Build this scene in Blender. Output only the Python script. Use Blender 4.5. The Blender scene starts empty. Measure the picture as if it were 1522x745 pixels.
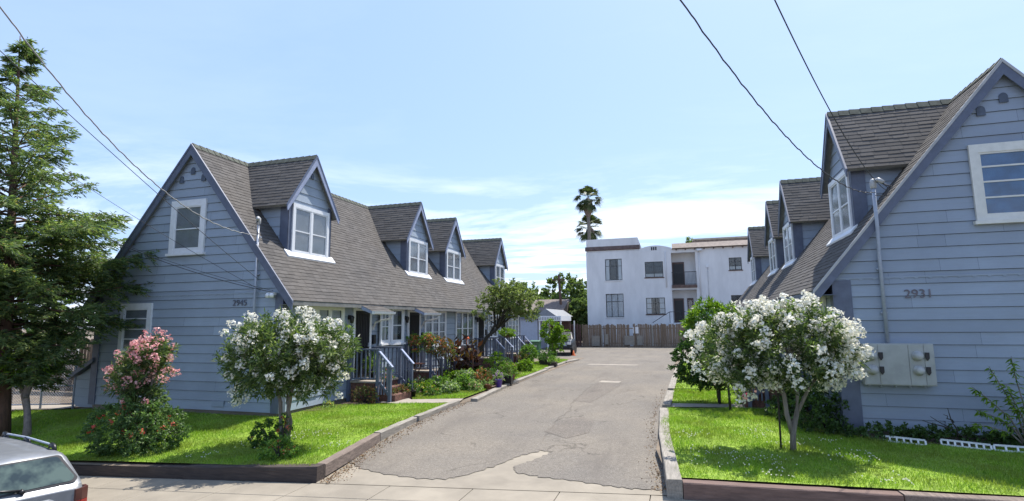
import bpy, math, random
import numpy as np
from mathutils import Vector
rnd = random.Random(7)
nrng = np.random.default_rng(11)
SC = bpy.context.scene
COL = SC.collection
R = math.radians
WL = {}          # world base of each object

# ------------------------------------------------------------------ objects
def tag(o, label=None, cat=None, group=None, kind=None):
    if label: o['label'] = label
    if cat: o['category'] = cat
    if group: o['group'] = group
    if kind: o['kind'] = kind
    return o

def thing(name, loc, label, cat, group=None):
    o = bpy.data.objects.new(name, None)
    o.empty_display_size = .2
    COL.objects.link(o)
    o.location = loc
    WL[o.name] = Vector(loc)
    return tag(o, label, cat, group)

def kids(o): return [c for c in COL.objects if c.parent == o]

def copy_tree(o, loc, rz=0, label=None, parent=None, ch=None):
    c = o.copy(); COL.objects.link(c)
    if parent: c.parent = parent
    else:
        c.location = loc; c.rotation_euler = (0, 0, rz)
        if label: c['label'] = label
    for k in kids(o):
        if k is not c: copy_tree(k, None, parent=c)
    return c

def link(me, name, mat, parent=None, base=None):
    o = bpy.data.objects.new(name, me)
    COL.objects.link(o)
    if mat is not None and len(me.materials) == 0:
        for m in (mat if isinstance(mat, (list, tuple)) else [mat]): me.materials.append(m)
    if parent is not None:
        o.parent = parent
        b = WL[parent.name]
    else:
        b = Vector(base) if base is not None else Vector((0, 0, 0))
        o.location = b
    WL[o.name] = Vector(b)
    if b.length > 0:
        n = len(me.vertices)
        a = np.empty(n*3, dtype=np.float32); me.vertices.foreach_get('co', a)
        a = a.reshape(-1, 3) - np.array(b, dtype=np.float32)
        me.vertices.foreach_set('co', a.ravel()); me.update()
    return o

class MB:
    def __init__(s): s.v = []; s.f = []; s.uv = []; s.smooth = []
    def face(s, pts, uv=None, sm=False):
        i = len(s.v); s.v += [tuple(p) for p in pts]
        s.f.append(tuple(range(i, i+len(pts)))); s.uv.append(uv); s.smooth.append(sm)
    def box8(s, p):    # p: 8 pts, bottom 0-3 ccw, top 4-7
        i = len(s.v); s.v += [tuple(q) for q in p]
        for f in ((3,2,1,0),(4,5,6,7),(0,1,5,4),(1,2,6,5),(2,3,7,6),(3,0,4,7)):
            s.f.append(tuple(i+k for k in f)); s.uv.append(None); s.smooth.append(False)
    def box(s, x0, x1, y0, y1, z0, z1):
        if x0 > x1: x0, x1 = x1, x0
        if y0 > y1: y0, y1 = y1, y0
        s.box8([(x0,y0,z0),(x1,y0,z0),(x1,y1,z0),(x0,y1,z0),(x0,y0,z1),(x1,y0,z1),(x1,y1,z1),(x0,y1,z1)])
    def obox(s, O, u, n, ur, nr, zr):
        O = Vector(O); u = Vector(u); n = Vector(n); z = Vector((0,0,1))
        P = lambda a, b, c: O+u*a+n*b+z*c
        s.box8([P(ur[0],nr[0],zr[0]),P(ur[1],nr[0],zr[0]),P(ur[1],nr[1],zr[0]),P(ur[0],nr[1],zr[0]),
                P(ur[0],nr[0],zr[1]),P(ur[1],nr[0],zr[1]),P(ur[1],nr[1],zr[1]),P(ur[0],nr[1],zr[1])])
    def bar(s, a, b, w, h=None, up=(0,0,1)):
        a = Vector(a); b = Vector(b); d = (b-a).normalized(); h = h or w
        r = d.cross(Vector(up))
        if r.length < 1e-4: r = d.cross(Vector((0,1,0)))
        r.normalize(); q = r.cross(d)
        r = r*w/2; q = q*h/2
        s.box8([a-r-q,a+r-q,b+r-q,b-r-q,a-r+q,a+r+q,b+r+q,b-r+q])
    def tube(s, pts, rad, n=8, cap=True):
        pts = [Vector(p) for p in pts]
        if not isinstance(rad, (list, tuple)): rad = [rad]*len(pts)
        i0 = len(s.v); ref = Vector((.13,.07,1))
        for k, p in enumerate(pts):
            d = (pts[min(k+1,len(pts)-1)]-pts[max(k-1,0)])
            d = d.normalized() if d.length > 0 else Vector((0,0,1))
            a = d.cross(ref)
            if a.length < .05: a = d.cross(Vector((1,0,0)))
            a.normalize(); b = d.cross(a)
            for j in range(n):
                t = 2*math.pi*j/n
                s.v.append(tuple(p+(a*math.cos(t)+b*math.sin(t))*rad[k]))
        for k in range(len(pts)-1):
            for j in range(n):
                a0 = i0+k*n+j; a1 = i0+k*n+(j+1)%n
                s.f.append((a0,a1,a1+n,a0+n)); s.uv.append(None); s.smooth.append(True)
        if cap:
            s.f.append(tuple(i0+j for j in range(n))); s.uv.append(None); s.smooth.append(False)
            e = i0+(len(pts)-1)*n
            s.f.append(tuple(e+n-1-j for j in range(n))); s.uv.append(None); s.smooth.append(False)
    def lathe(s, c, prof, n=16):     # prof: (r,z)
        i0 = len(s.v)
        for r, z in prof:
            for j in range(n):
                t = 2*math.pi*j/n
                s.v.append((c[0]+r*math.cos(t), c[1]+r*math.sin(t), c[2]+z))
        for k in range(len(prof)-1):
            for j in range(n):
                a0 = i0+k*n+j; a1 = i0+k*n+(j+1)%n
                s.f.append((a0,a1,a1+n,a0+n)); s.uv.append(None); s.smooth.append(True)
    def prism(s, poly, axis_vec):     # poly list of 3d pts, extrude by vec
        a = Vector(axis_vec); P = [Vector(p) for p in poly]; n = len(P)
        i = len(s.v); s.v += [tuple(p) for p in P]+[tuple(p+a) for p in P]
        s.f.append(tuple(i+k for k in range(n))); s.f.append(tuple(i+n+n-1-k for k in range(n)))
        for k in range(n):
            s.f.append((i+k, i+(k+1)%n, i+n+(k+1)%n, i+n+k))
        for _ in range(n+2): s.uv.append(None); s.smooth.append(False)
    def build(s, name, mat, parent=None, base=None, bevel=0, fix=True):
        me = bpy.data.meshes.new(name)
        me.from_pydata(s.v, [], s.f)
        if any(u is not None for u in s.uv):
            l = me.uv_layers.new(name='UVMap')
            k = 0
            for f, u in zip(s.f, s.uv):
                for j in range(len(f)):
                    l.data[k].uv = u[j] if u else (0, 0)
                    k += 1
        me.polygons.foreach_set('use_smooth', s.smooth)
        if fix:
            import bmesh
            bm = bmesh.new(); bm.from_mesh(me)
            bmesh.ops.recalc_face_normals(bm, faces=bm.faces)
            bm.to_mesh(me); bm.free()
        me.update()
        o = link(me, name, mat, parent, base)
        if bevel:
            md = o.modifiers.new('bevel', 'BEVEL'); md.width = bevel; md.segments = 2; md.limit_method = 'ANGLE'
        return o

# ------------------------------------------------------------------ materials
def newmat(name):
    m = bpy.data.materials.new(name); m.use_nodes = True
    return m, m.node_tree, m.node_tree.nodes['Principled BSDF']

def N(nt, t, **kw):
    n = nt.nodes.new(t)
    for k, v in kw.items():
        if k in n.inputs: n.inputs[k].default_value = v
        else: setattr(n, k, v)
    return n

def mixc(nt, fac, a, b, blend='MIX'):
    n = nt.nodes.new('ShaderNodeMix'); n.data_type = 'RGBA'; n.blend_type = blend
    for i, v in ((0, fac), (6, a), (7, b)):
        if hasattr(v, 'default_value') or hasattr(v, 'is_linked'): nt.links.new(v, n.inputs[i])
        else: n.inputs[i].default_value = v if i == 0 else (v if len(v) == 4 else (*v, 1))
    return n.outputs[2]

def ramp(nt, src, stops, interp='LINEAR'):
    n = nt.nodes.new('ShaderNodeValToRGB'); cr = n.color_ramp; cr.interpolation = interp
    while len(cr.elements) < len(stops): cr.elements.new(.5)
    for e, (p, c) in zip(cr.elements, stops):
        e.position = p; e.color = (c, c, c, 1) if isinstance(c, (int, float)) else (*c, 1)
    nt.links.new(src, n.inputs[0])
    return n.outputs[0]

def coord(nt, kind='Object', scale=(1,1,1)):
    t = nt.nodes.new('ShaderNodeTexCoord'); m = nt.nodes.new('ShaderNodeMapping')
    m.inputs['Scale'].default_value = scale
    nt.links.new(t.outputs[kind], m.inputs[0])
    return m.outputs[0]

def noise(nt, vec, scale, detail=4, rough=.6):
    n = N(nt, 'ShaderNodeTexNoise', Scale=scale, Detail=detail, Roughness=rough)
    nt.links.new(vec, n.inputs['Vector'])
    return n.outputs['Fac']

def bump(nt, bs, h, strength, dist=.01):
    b = N(nt, 'ShaderNodeBump', Strength=strength, Distance=dist)
    nt.links.new(h, b.inputs['Height']); nt.links.new(b.outputs[0], bs.inputs['Normal'])

def plain(name, c, rough=.6, var=.15, scale=6, metal=0, bmp=0, sc=(1,1,1), c2=None, bscale=None):
    m, nt, bs = newmat(name)
    v = coord(nt, 'Object', sc)
    f = noise(nt, v, scale)
    c2 = c2 or tuple(x*(1-var*2) for x in c)
    col = mixc(nt, ramp(nt, f, [(.35, 0.), (.68, 1.)]), c2, c)
    nt.links.new(col, bs.inputs['Base Color'])
    bs.inputs['Roughness'].default_value = rough; bs.inputs['Metallic'].default_value = metal
    if bmp: bump(nt, bs, noise(nt, v, bscale or scale*6), bmp)
    return m

def leafmat(name, a, b, trans=.35, rough=.5, stops=None, patch=None):
    petal = 'petal' in name
    m, nt, bs = newmat(name)
    g = nt.nodes.new('ShaderNodeNewGeometry')
    col = ramp(nt, g.outputs['Random Per Island'], stops or [(0., a), (1., b)])
    if patch:
        f = noise(nt, coord(nt), patch[1], 3)
        col = mixc(nt, ramp(nt, f, [(.42, 0.), (.6, 1.)]), col, patch[0])
    nt.links.new(col, bs.inputs['Base Color'])
    bs.inputs['Roughness'].default_value = rough
    bs.inputs['Specular IOR Level'].default_value = .35
    tr = nt.nodes.new('ShaderNodeBsdfTranslucent')
    bright = mixc(nt, 1., col, (1., 1., 1.) if petal else (1.35, 1.5, .75), 'MULTIPLY')
    nt.links.new(bright, tr.inputs[0])
    ms = nt.nodes.new('ShaderNodeMixShader'); ms.inputs[0].default_value = trans
    nt.links.new(bs.outputs[0], ms.inputs[1]); nt.links.new(tr.outputs[0], ms.inputs[2])
    nt.links.new(ms.outputs[0], nt.nodes['Material Output'].inputs[0])
    return m

def siding_mat(name, c):
    m, nt, bs = newmat(name)
    v = coord(nt, 'Object', (1, 1, 1)); f = noise(nt, v, 1.1, 5)
    f2 = noise(nt, coord(nt, 'Object', (.6, .6, 9)), 3.2, 6, .75)
    col = mixc(nt, ramp(nt, f, [(.3, 0.), (.7, 1.)]), tuple(x*.9 for x in c), tuple(min(1, x*1.05) for x in c))
    gi = nt.nodes.new('ShaderNodeNewGeometry'); col = mixc(nt, 1., col, ramp(nt, gi.outputs['Random Per Island'], [(0., .90), (1., 1.07)]), 'MULTIPLY')
    dirt = ramp(nt, f2, [(.48, 0.), (.78, .55)])
    col = mixc(nt, dirt, col, (c[0]*.78+.02, c[1]*.76+.02, c[2]*.7+.01))
    nt.links.new(col, bs.inputs['Base Color'])
    bs.inputs['Roughness'].default_value = .55; bs.inputs['Specular IOR Level'].default_value = .3
    bump(nt, bs, f2, .25, .004)
    return m

def shingle_mat(name, c):
    m, nt, bs = newmat(name)
    g = nt.nodes.new('ShaderNodeNewGeometry')
    r = g.outputs['Random Per Island']
    col = ramp(nt, r, [(0., tuple(x*.8 for x in c)), (.5, c), (1., tuple(x*1.18 for x in c))])
    big = noise(nt, coord(nt), .7, 4)
    col = mixc(nt, ramp(nt, big, [(.35, 0.), (.7, .5)]), col, (c[0]*1.22, c[1]*1.15, c[2]*1.05))
    fine = noise(nt, coord(nt), 110, 2)
    col = mixc(nt, .45, col, ramp(nt, fine, [(.3, .05), (.75, .4)]), 'OVERLAY')
    nt.links.new(col, bs.inputs['Base Color']); bs.inputs['Roughness'].default_value = .92
    bs.inputs['Specular IOR Level'].default_value = .2
    return m

def wood_mat(name, c, c2, sc=(1, 12, 12)):
    m, nt, bs = newmat(name)
    f = noise(nt, coord(nt, 'Object', sc), 2.5, 6, .7); f2 = noise(nt, coord(nt), 2.2, 4)
    col = mixc(nt, ramp(nt, f, [(.32, 0.), (.66, 1.)]), c2, c)
    col = mixc(nt, ramp(nt, f2, [(.45, 0.), (.75, .6)]), col, tuple(x*.55 for x in c))
    nt.links.new(col, bs.inputs['Base Color']); bs.inputs['Roughness'].default_value = .9
    bump(nt, bs, f, .8, .012)
    return m

def glass_mat(name, tint=(.02,.025,.03), mixf=.55):
    m, nt, bs = newmat(name)
    bs.inputs['Base Color'].default_value = (*tint, 1)
    tr = nt.nodes.new('ShaderNodeBsdfTransparent'); tr.inputs[0].default_value = (.93,.95,.96,1)
    gl = nt.nodes.new('ShaderNodeBsdfGlossy'); gl.inputs['Roughness'].default_value = .08
    f = nt.nodes.new('ShaderNodeLayerWeight')      # 'Facing' is the same from both sides of the thin pane
    p_ = nt.nodes.new('ShaderNodeMath'); p_.operation = 'POWER'; p_.inputs[1].default_value = 3.5; nt.links.new(f.outputs['Facing'], p_.inputs[0])
    a = nt.nodes.new('ShaderNodeMath'); a.operation = 'MULTIPLY_ADD'; a.inputs[1].default_value = .5; a.inputs[2].default_value = .05
    nt.links.new(p_.outputs[0], a.inputs[0])
    ms = nt.nodes.new('ShaderNodeMixShader'); nt.links.new(a.outputs[0], ms.inputs[0])
    nt.links.new(tr.outputs[0], ms.inputs[1]); nt.links.new(gl.outputs[0], ms.inputs[2])
    nt.links.new(ms.outputs[0], nt.nodes['Material Output'].inputs[0])
    return m

M = {}
M['siding'] = siding_mat('blue_siding', (.30, .352, .418))
M['sidingR'] = siding_mat('blue_siding_b', (.285, .332, .398))
M['trim'] = plain('slate_trim', (.115, .135, .192), .5, .12, 5)
M['trimlight'] = plain('lavender_trim', (.30, .34, .47), .5, .1, 5)
M['drip'] = plain('pale_drip_edge', (.42, .42, .41), .5, .1, 5)
M['white'] = plain('white_paint', (.74, .75, .76), .45, .05, 8)
M['cream'] = plain('cream_paint', (.70, .69, .63), .5, .06, 8)
M['roof'] = shingle_mat('shingles', (.130, .122, .115))
M['ridgecap'] = plain('mossy_ridge', (.10, .11, .085), .95, .25, 9)
M['soffit'] = plain('soffit', (.2, .2, .19), .8)
M['vent'] = plain('vent_grey', (.10, .125, .17), .7)
M['room'] = plain('dark_room_and_gap', (.025, .027, .03), .9)  # near-black; also stands in for shade in the siding gaps
M['curtain'] = plain('curtain', (.48, .48, .46), .9, .18, 3, sc=(14, 14, .5))
M['blind'] = plain('blind', (.25, .26, .275), .8, .1, 3)
M['glass'] = glass_mat('pane_glass')
M['sash_blue'] = plain('blue_tint_glass', (.04, .08, .14), .2)
M['doordark'] = plain('dark_door', (.022, .022, .026), .45, .1)
M['brick'] = plain('porch_brick', (.20, .095, .07), .85, .3, 14, bmp=.4)
M['concrete'] = plain('concrete', (.285, .248, .192), .9, .12, 1.1, bmp=.25, c2=(.205,.178,.138), bscale=60)
M['conc2'] = plain('path_concrete', (.33, .29, .24), .9, .12, 2, bmp=.2)
M['metal'] = plain('grey_conduit', (.36, .40, .47), .45, .08, 9)
M['panel'] = plain('meter_panel', (.40, .41, .385), .5, .1, 4)
M['black'] = plain('black_plastic', (.012, .012, .014), .4, .1)
M['wire'] = plain('wire', (.045, .045, .05), .6)
M['wirew'] = plain('pale_wire', (.30, .30, .30), .6)
M['soil'] = plain('soil', (.075, .05, .035), .95, .3, 12, bmp=.6, c2=(.13, .09, .06))
M['terracotta'] = plain('terracotta', (.33, .14, .085), .8, .2, 14)
M['purple'] = plain('purple_glaze', (.13, .08, .42), .35, .1)
M['timber'] = wood_mat('dark_timber', (.085, .062, .05), (.035, .027, .024))
M['timber_red'] = wood_mat('red_timber', (.20, .13, .105), (.10, .065, .055))
M['timber_grey'] = wood_mat('grey_timber', (.33, .30, .255), (.16, .145, .12), (12, 1, 12))
M['timber_mid'] = wood_mat('mid_timber', (.24, .185, .15), (.11, .085, .07), (12, 1, 12))
M['bark'] = wood_mat('bark', (.26, .23, .19), (.12, .10, .085), (10, 10, 1.5))
M['barkred'] = wood_mat('redwood_bark', (.16, .085, .055), (.06, .035, .025), (10, 10, 1))
M['barkpale'] = wood_mat('pale_bark', (.27, .22, .19), (.10, .08, .07), (5, 5, 2))
M['barkdark'] = wood_mat('dark_bark', (.055, .05, .035), (.025, .022, .018), (10, 10, 1.5))
M['fence'] = wood_mat('weathered_fence', (.24, .175, .12), (.14, .10, .068), (5, 5, .7))
M['fencedk'] = wood_mat('brown_fence', (.13, .075, .06), (.07, .04, .035), (5, 5, .7))
M['stucco'] = plain('white_stucco', (.73, .72, .71), .85, .07, .8, bmp=.3, bscale=40, sc=(1.6, 1.6, .5))
M['tile'] = plain('brown_tile', (.17, .11, .09), .8, .25, 4)
M['tile2'] = plain('tan_tile', (.20, .155, .13), .8, .25, 4)
M['carpaint'] = None
OLE = leafmat('oleander_leaf', None, None, .42, .4, [(0., (.045,.075,.03)), (.6, (.095,.145,.05)), (1., (.23,.28,.105))])
CITRUS = leafmat('citrus_leaf', None, None, .35, .35, [(0., (.03,.065,.018)), (.75, (.06,.125,.03)), (1., (.13,.22,.045))])
LOQUAT = leafmat('bright_leaf', None, None, .4, .45, [(0., (.06,.13,.015)), (1., (.22,.34,.03))])
REDW = leafmat('redwood_needles', None, None, .5, .6, [(0., (.06,.10,.05)), (.6, (.125,.18,.075)), (.94, (.24,.29,.11)), (1., (.26,.18,.08))])
TREEL = leafmat('olive_leaf', None, None, .45, .5, [(0., (.09,.13,.045)), (1., (.24,.28,.11))])
GARD = leafmat('garden_leaf', None, None, .35, .5, [(0., (.05,.12,.02)), (1., (.20,.33,.05))])
GARDP = leafmat('pale_garden_leaf', None, None, .35, .5, [(0., (.14,.22,.08)), (1., (.32,.42,.16))])
GARDD = leafmat('deep_garden_leaf', None, None, .4, .5, [(0., (.035,.08,.02)), (1., (.10,.19,.045))])
RUSSET = leafmat('russet_leaf', None, None, .3, .5, [(0., (.10,.05,.03)), (.45, (.24,.10,.05)), (.55, (.06,.12,.03)), (1., (.12,.18,.04))])
CANNA = leafmat('canna_leaf', None, None, .3, .3, [(0., (.025,.012,.010)), (.75, (.06,.022,.016)), (1., (.16,.10,.025))])
FARL = leafmat('far_leaf', None, None, .4, .6, [(0., (.075,.12,.04)), (1., (.19,.25,.08))])
PALML = leafmat('palm_leaf', None, None, .2, .5, [(0., (.03,.05,.018)), (1., (.10,.13,.045))])
IVY = leafmat('ivy_leaf', None, None, .3, .45, [(0., (.03,.06,.018)), (1., (.09,.16,.04))])
FWHITE = leafmat('white_petal', None, None, .35, .6, [(0., (.74,.72,.58)), (1., (.88,.87,.80))])
FPINK = leafmat('pink_petal', None, None, .35, .6, [(0., (.72,.26,.27)), (1., (.86,.56,.52))])
FRED = leafmat('coral_petal', None, None, .3, .6, [(0., (.68,.08,.05)), (1., (.78,.22,.14))])
FORANGE = leafmat('orange_petal', None, None, .3, .6, [(0., (.75,.14,.04)), (1., (.80,.32,.12))])
FYEL = leafmat('yellow_petal', None, None, .3, .6, [(0., (.75,.52,.03)), (1., (.8,.65,.2))])
FVIO = leafmat('violet_petal', None, None, .3, .6, [(0., (.35,.16,.5)), (1., (.6,.35,.65))])
GRASS = leafmat('grass_blade', None, None, .38, .6, [(0., (.13,.235,.022)), (.8, (.235,.375,.03)), (1., (.42,.46,.12))], patch=((.20,.26,.04), 1.3))

def asphalt_mat(name, c, patch=0):
    m, nt, bs = newmat(name)
    v = coord(nt)
    f = noise(nt, v, .35, 5); g = noise(nt, v, 17, 5, .85); h = noise(nt, v, 62, 3, .8)
    col = mixc(nt, ramp(nt, f, [(.36, 0.), (.64, 1.)]), tuple(x*.84 for x in c), (c[0]*1.12, c[1]*1.08, c[2]*1.0))
    col = mixc(nt, ramp(nt, g, [(.42, 0.), (.62, .75)]), col, tuple(x*.55 for x in c))
    col = mixc(nt, ramp(nt, h, [(.55, 0.), (.68, .75)]), col, (.42,.38,.33))
    st = noise(nt, coord(nt, 'Object', (1, .28, 1)), 1.2, 4, .65)
    col = mixc(nt, ramp(nt, st, [(.5, 0.), (.72, .6)]), col, (c[0]*.64, c[1]*.62, c[2]*.62))
    # cracks
    wv = nt.nodes.new('ShaderNodeVectorMath'); wv.operation = 'ADD'
    nz = N(nt, 'ShaderNodeTexNoise', Scale=1.3, Detail=5.); nt.links.new(v, nz.inputs['Vector'])
    sc = nt.nodes.new('ShaderNodeVectorMath'); sc.operation = 'SCALE'; sc.inputs['Scale'].default_value = 1.1
    nt.links.new(nz.outputs['Color'], sc.inputs[0]); nt.links.new(v, wv.inputs[0]); nt.links.new(sc.outputs[0], wv.inputs[1])
    vo = N(nt, 'ShaderNodeTexVoronoi', Scale=.42, feature='DISTANCE_TO_EDGE'); nt.links.new(wv.outputs[0], vo.inputs['Vector'])
    cr = ramp(nt, vo.outputs['Distance'], [(0., .6), (.005, .35), (.010, 0.)])
    br = ramp(nt, noise(nt, v, .8, 2), [(.45, 0.), (.55, 1.)])
    k = nt.nodes.new('ShaderNodeMath'); k.operation = 'MULTIPLY'; nt.links.new(cr, k.inputs[0]); nt.links.new(br, k.inputs[1])
    col = mixc(nt, k.outputs[0], col, (.05, .042, .035))
    nt.links.new(col, bs.inputs['Base Color']); bs.inputs['Roughness'].default_value = .93
    bs.inputs['Specular IOR Level'].default_value = .25
    bump(nt, bs, h, .5, .006)
    return m
M['asphalt'] = asphalt_mat('asphalt_drive', (.180, .162, .139))
M['asphaltdk'] = asphalt_mat('asphalt_patch', (.160, .141, .121))
M['street'] = asphalt_mat('asphalt_street', (.12, .115, .11))

def lawn_base():
    m, nt, bs = newmat('lawn_soil')
    f = noise(nt, coord(nt), 9, 5); f2 = noise(nt, coord(nt), .8, 3)
    col = mixc(nt, ramp(nt, f, [(.35, 0.), (.65, 1.)]), (.13,.20,.018), (.22,.34,.025))
    col = mixc(nt, ramp(nt, f2, [(.5, 0.), (.8, .6)]), col, (.13,.17,.03))
    nt.links.new(col, bs.inputs['Base Color']); bs.inputs['Roughness'].default_value = .95
    return m
M['lawn'] = lawn_base()
M['yard'] = plain('yard_earth', (.20, .155, .11), .95, .2, 3, bmp=.5)

ROSE = leafmat('rose_leaf', None, None, .42, .5, [(0., (.05,.10,.035)), (.8, (.12,.20,.07)), (1., (.22,.30,.12))])
# ------------------------------------------------------------------ leaves
def leaf_mesh(P, D, L, W, curl=.25):
    """P base pts (n,3), D dir (n,3), L,W arrays. 4-vert folded lance leaf, vectorised"""
    n = len(P); D = D/np.maximum(np.linalg.norm(D, axis=1, keepdims=True), 1e-6)
    rv = nrng.normal(size=(n, 3)); S = np.cross(D, rv); S /= np.maximum(np.linalg.norm(S, axis=1, keepdims=True), 1e-6)
    U = np.cross(S, D)
    L = np.broadcast_to(L, n)[:, None]; W = np.broadcast_to(W, n)[:, None]
    mid = P+D*L*.5
    V = np.stack([P, mid+S*W*.5+U*W*curl, P+D*L-np.array([0, 0, 1])*L*.08, mid-S*W*.5+U*W*curl], 1).reshape(-1, 3)
    return V

def quads(V, name, mat, parent=None, base=None):
    n = len(V)//4
    me = bpy.data.meshes.new(name)
    me.vertices.add(n*4); me.vertices.foreach_set('co', V.astype(np.float32).ravel())
    me.loops.add(n*4); me.loops.foreach_set('vertex_index', np.arange(n*4, dtype=np.int32))
    me.polygons.add(n); me.polygons.foreach_set('loop_start', np.arange(0, n*4, 4, dtype=np.int32))
    me.polygons.foreach_set('loop_total', np.full(n, 4, dtype=np.int32))
    me.update(calc_edges=True)
    return link(me, name, mat, parent, base)

def rdir(n, up=0.):
    d = nrng.normal(size=(n, 3)); d /= np.linalg.norm(d, axis=1, keepdims=True); d[:, 2] += up
    return d/np.linalg.norm(d, axis=1, keepdims=True)

def ell_pts(lobes, n, shell=.45):
    """points inside a set of ellipsoids, biased to the outside. lobe: (cx,cy,cz,rx,ry,rz)"""
    vol = np.array([l[3]*l[4]*l[5] for l in lobes]); pick = nrng.choice(len(lobes), n, p=vol/vol.sum())
    Lb = np.array(lobes)[pick]
    d = rdir(n); r = (shell+(1-shell)*nrng.random(n)**.6)[:, None]
    return Lb[:, :3]+d*r*Lb[:, 3:6], d

def shoots(C, Dn, per, L, W, spread=.7, along=.25, up=.3):
    n = len(C)
    Cc = np.repeat(C, per, 0); Dd = np.repeat(Dn, per, 0)
    t = nrng.random((n*per, 1))*along
    P = Cc+Dd*t+nrng.normal(size=(n*per, 3))*.015
    d = Dd*.55+rdir(n*per)*spread; d[:, 2] += up
    Ls = L*(.6+.6*nrng.random(n*per)); Ws = W*(.7+.5*nrng.random(n*per))
    return leaf_mesh(P, d, Ls, Ws)

def blossoms(C, per, rad, size):
    """round trusses: little five-petal-ish tilted quads packed on a ball"""
    n = len(C)*per
    d = rdir(n, .25); P = np.repeat(C, per, 0)+d*rad*(.55+.5*nrng.random((n, 1)))
    a = d+.5*nrng.normal(size=(n, 3)); a /= np.linalg.norm(a, axis=1, keepdims=True)
    S = np.cross(a, nrng.normal(size=(n, 3))); S /= np.linalg.norm(S, axis=1, keepdims=True); T = np.cross(a, S)
    s = (size*(.7+.6*nrng.random(n)))[:, None]/2
    return np.stack([P-S*s, P-T*s*.8+a*s*.3, P+S*s, P+T*s*.8+a*s*.3], 1).reshape(-1, 3)

def seg(a, b, n=5, wob=.05):
    a = Vector(a); b = Vector(b); out = []
    for i in range(n+1):
        t = i/n; p = a.lerp(b, t)
        if 0 < i < n: p += Vector((rnd.gauss(0, wob), rnd.gauss(0, wob), rnd.gauss(0, wob*.5)))
        out.append(p)
    return out

def limbs(mb, root, targets, r0, r1=.006, wob=.05, rise=.35):
    for t in targets:
        a = Vector(root); b = Vector(t); m = a.lerp(b, .5)+Vector((0, 0, rise*(b-a).length*.3))
        pts = [a, a.lerp(m, .5)+Vector((rnd.gauss(0, wob),)*3)*.5, m, m.lerp(b, .5), b]
        mb.tube(pts, [r0, r0*.8, r0*.55, r0*.35, r1], 6)

# ================================================================== TERRAIN
def sm(t): t = max(0, min(1, t)); return t*t*(3-2*t)
def side_line(x):            # inner (house side) edge of the pavement
    if x < -5.84: return 7.75
    if x < -.3: return 7.75+(x+5.84)*.163
    return 8.65+(x+.3)*.082
def side_z(x): return -.25+.05*min(0, x+5.84)
def drive_z(y): return -.25+.15*sm((y-8.4)/5.5)
def lawn_z(x, y):
    if x < -3:
        t = sm((11.5-y)/3.6)
        return -.03+t*.05*min(0, x+5.84)*.9 - .06*sm((-12-x)/5)
    return -.03

def sheet(name, mat, xs, ys, zf, inside=None, label=None, thick=0):
    mb = MB(); idx = {}
    for i, x in enumerate(xs):
        for j, y in enumerate(ys):
            idx[i, j] = len(mb.v); mb.v.append((x, y, zf(x, y)))
    for i in range(len(xs)-1):
        for j in range(len(ys)-1):
            if inside is None or inside((xs[i]+xs[i+1])/2, (ys[j]+ys[j+1])/2):
                mb.f.append((idx[i,j], idx[i+1,j], idx[i+1,j+1], idx[i,j+1])); mb.uv.append(None); mb.smooth.append(True)
    o = mb.build(name, mat, fix=False)
    return tag(o, kind='structure')

def strip(name, mat, rows, parent=None):
    """rows: list of polylines with equal counts -> surface"""
    mb = MB(); n = len(rows[0])
    for r in rows: mb.v += [tuple(p) for p in r]
    for k in range(len(rows)-1):
        for i in range(n-1):
            a = k*n+i; mb.f.append((a, a+1, a+1+n, a+n)); mb.uv.append(None); mb.smooth.append(True)
    return mb.build(name, mat, parent, fix=False)

lin = lambda a, b, n: [a+(b-a)*i/n for i in range(n+1)]
# big ground far below everything, then yards, street, pavement, drive
g = MB(); g.face([(-900,-900,-1.3),(900,-900,-1.3),(900,900,-1.3),(-900,900,-1.3)]); tag(g.build('ground', M['yard']), kind='structure')
xs = lin(-60, 60, 60)
tag(strip('street', M['street'], [[(x, -30, side_z(x)-.45) for x in xs], [(x, side_line(x)-3.4, side_z(x)-.46) for x in xs], [(x, side_line(x)-1.38, side_z(x)-.36) for x in xs]]), kind='structure')
# kerb of the street and paving slabs
mb = MB()
for i in range(len(xs)-1):
    a, b = xs[i], xs[i+1]
    P = lambda x, d, z: (x, side_line(x)-d, side_z(x)+z)
    mb.box8([P(a,1.40,-.6),P(b,1.40,-.6),P(b,1.26,-.6),P(a,1.26,-.6),P(a,1.40,-.03),P(b,1.40,-.03),P(b,1.26,-.03),P(a,1.26,-.03)])
tag(mb.build('kerb', M['concrete']), kind='structure')
mb = MB(); x = -60.
while x < 60:
    w = 1.32; a, b = x+.006, x+w-.006
    for d0, d1 in ((1.255, .64), (.628, .012)):
        P = lambda x, d, z: (x, side_line(x)-d, side_z(x)+z-.02*d)
        mb.box8([P(a,d0,-.5),P(b,d0,-.5),P(b,d1,-.5),P(a,d1,-.5),P(a,d0,0),P(b,d0,0),P(b,d1,0),P(a,d1,0)])
    x += w
tag(mb.build('pavement', M['concrete'], bevel=.006), kind='structure')

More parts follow.
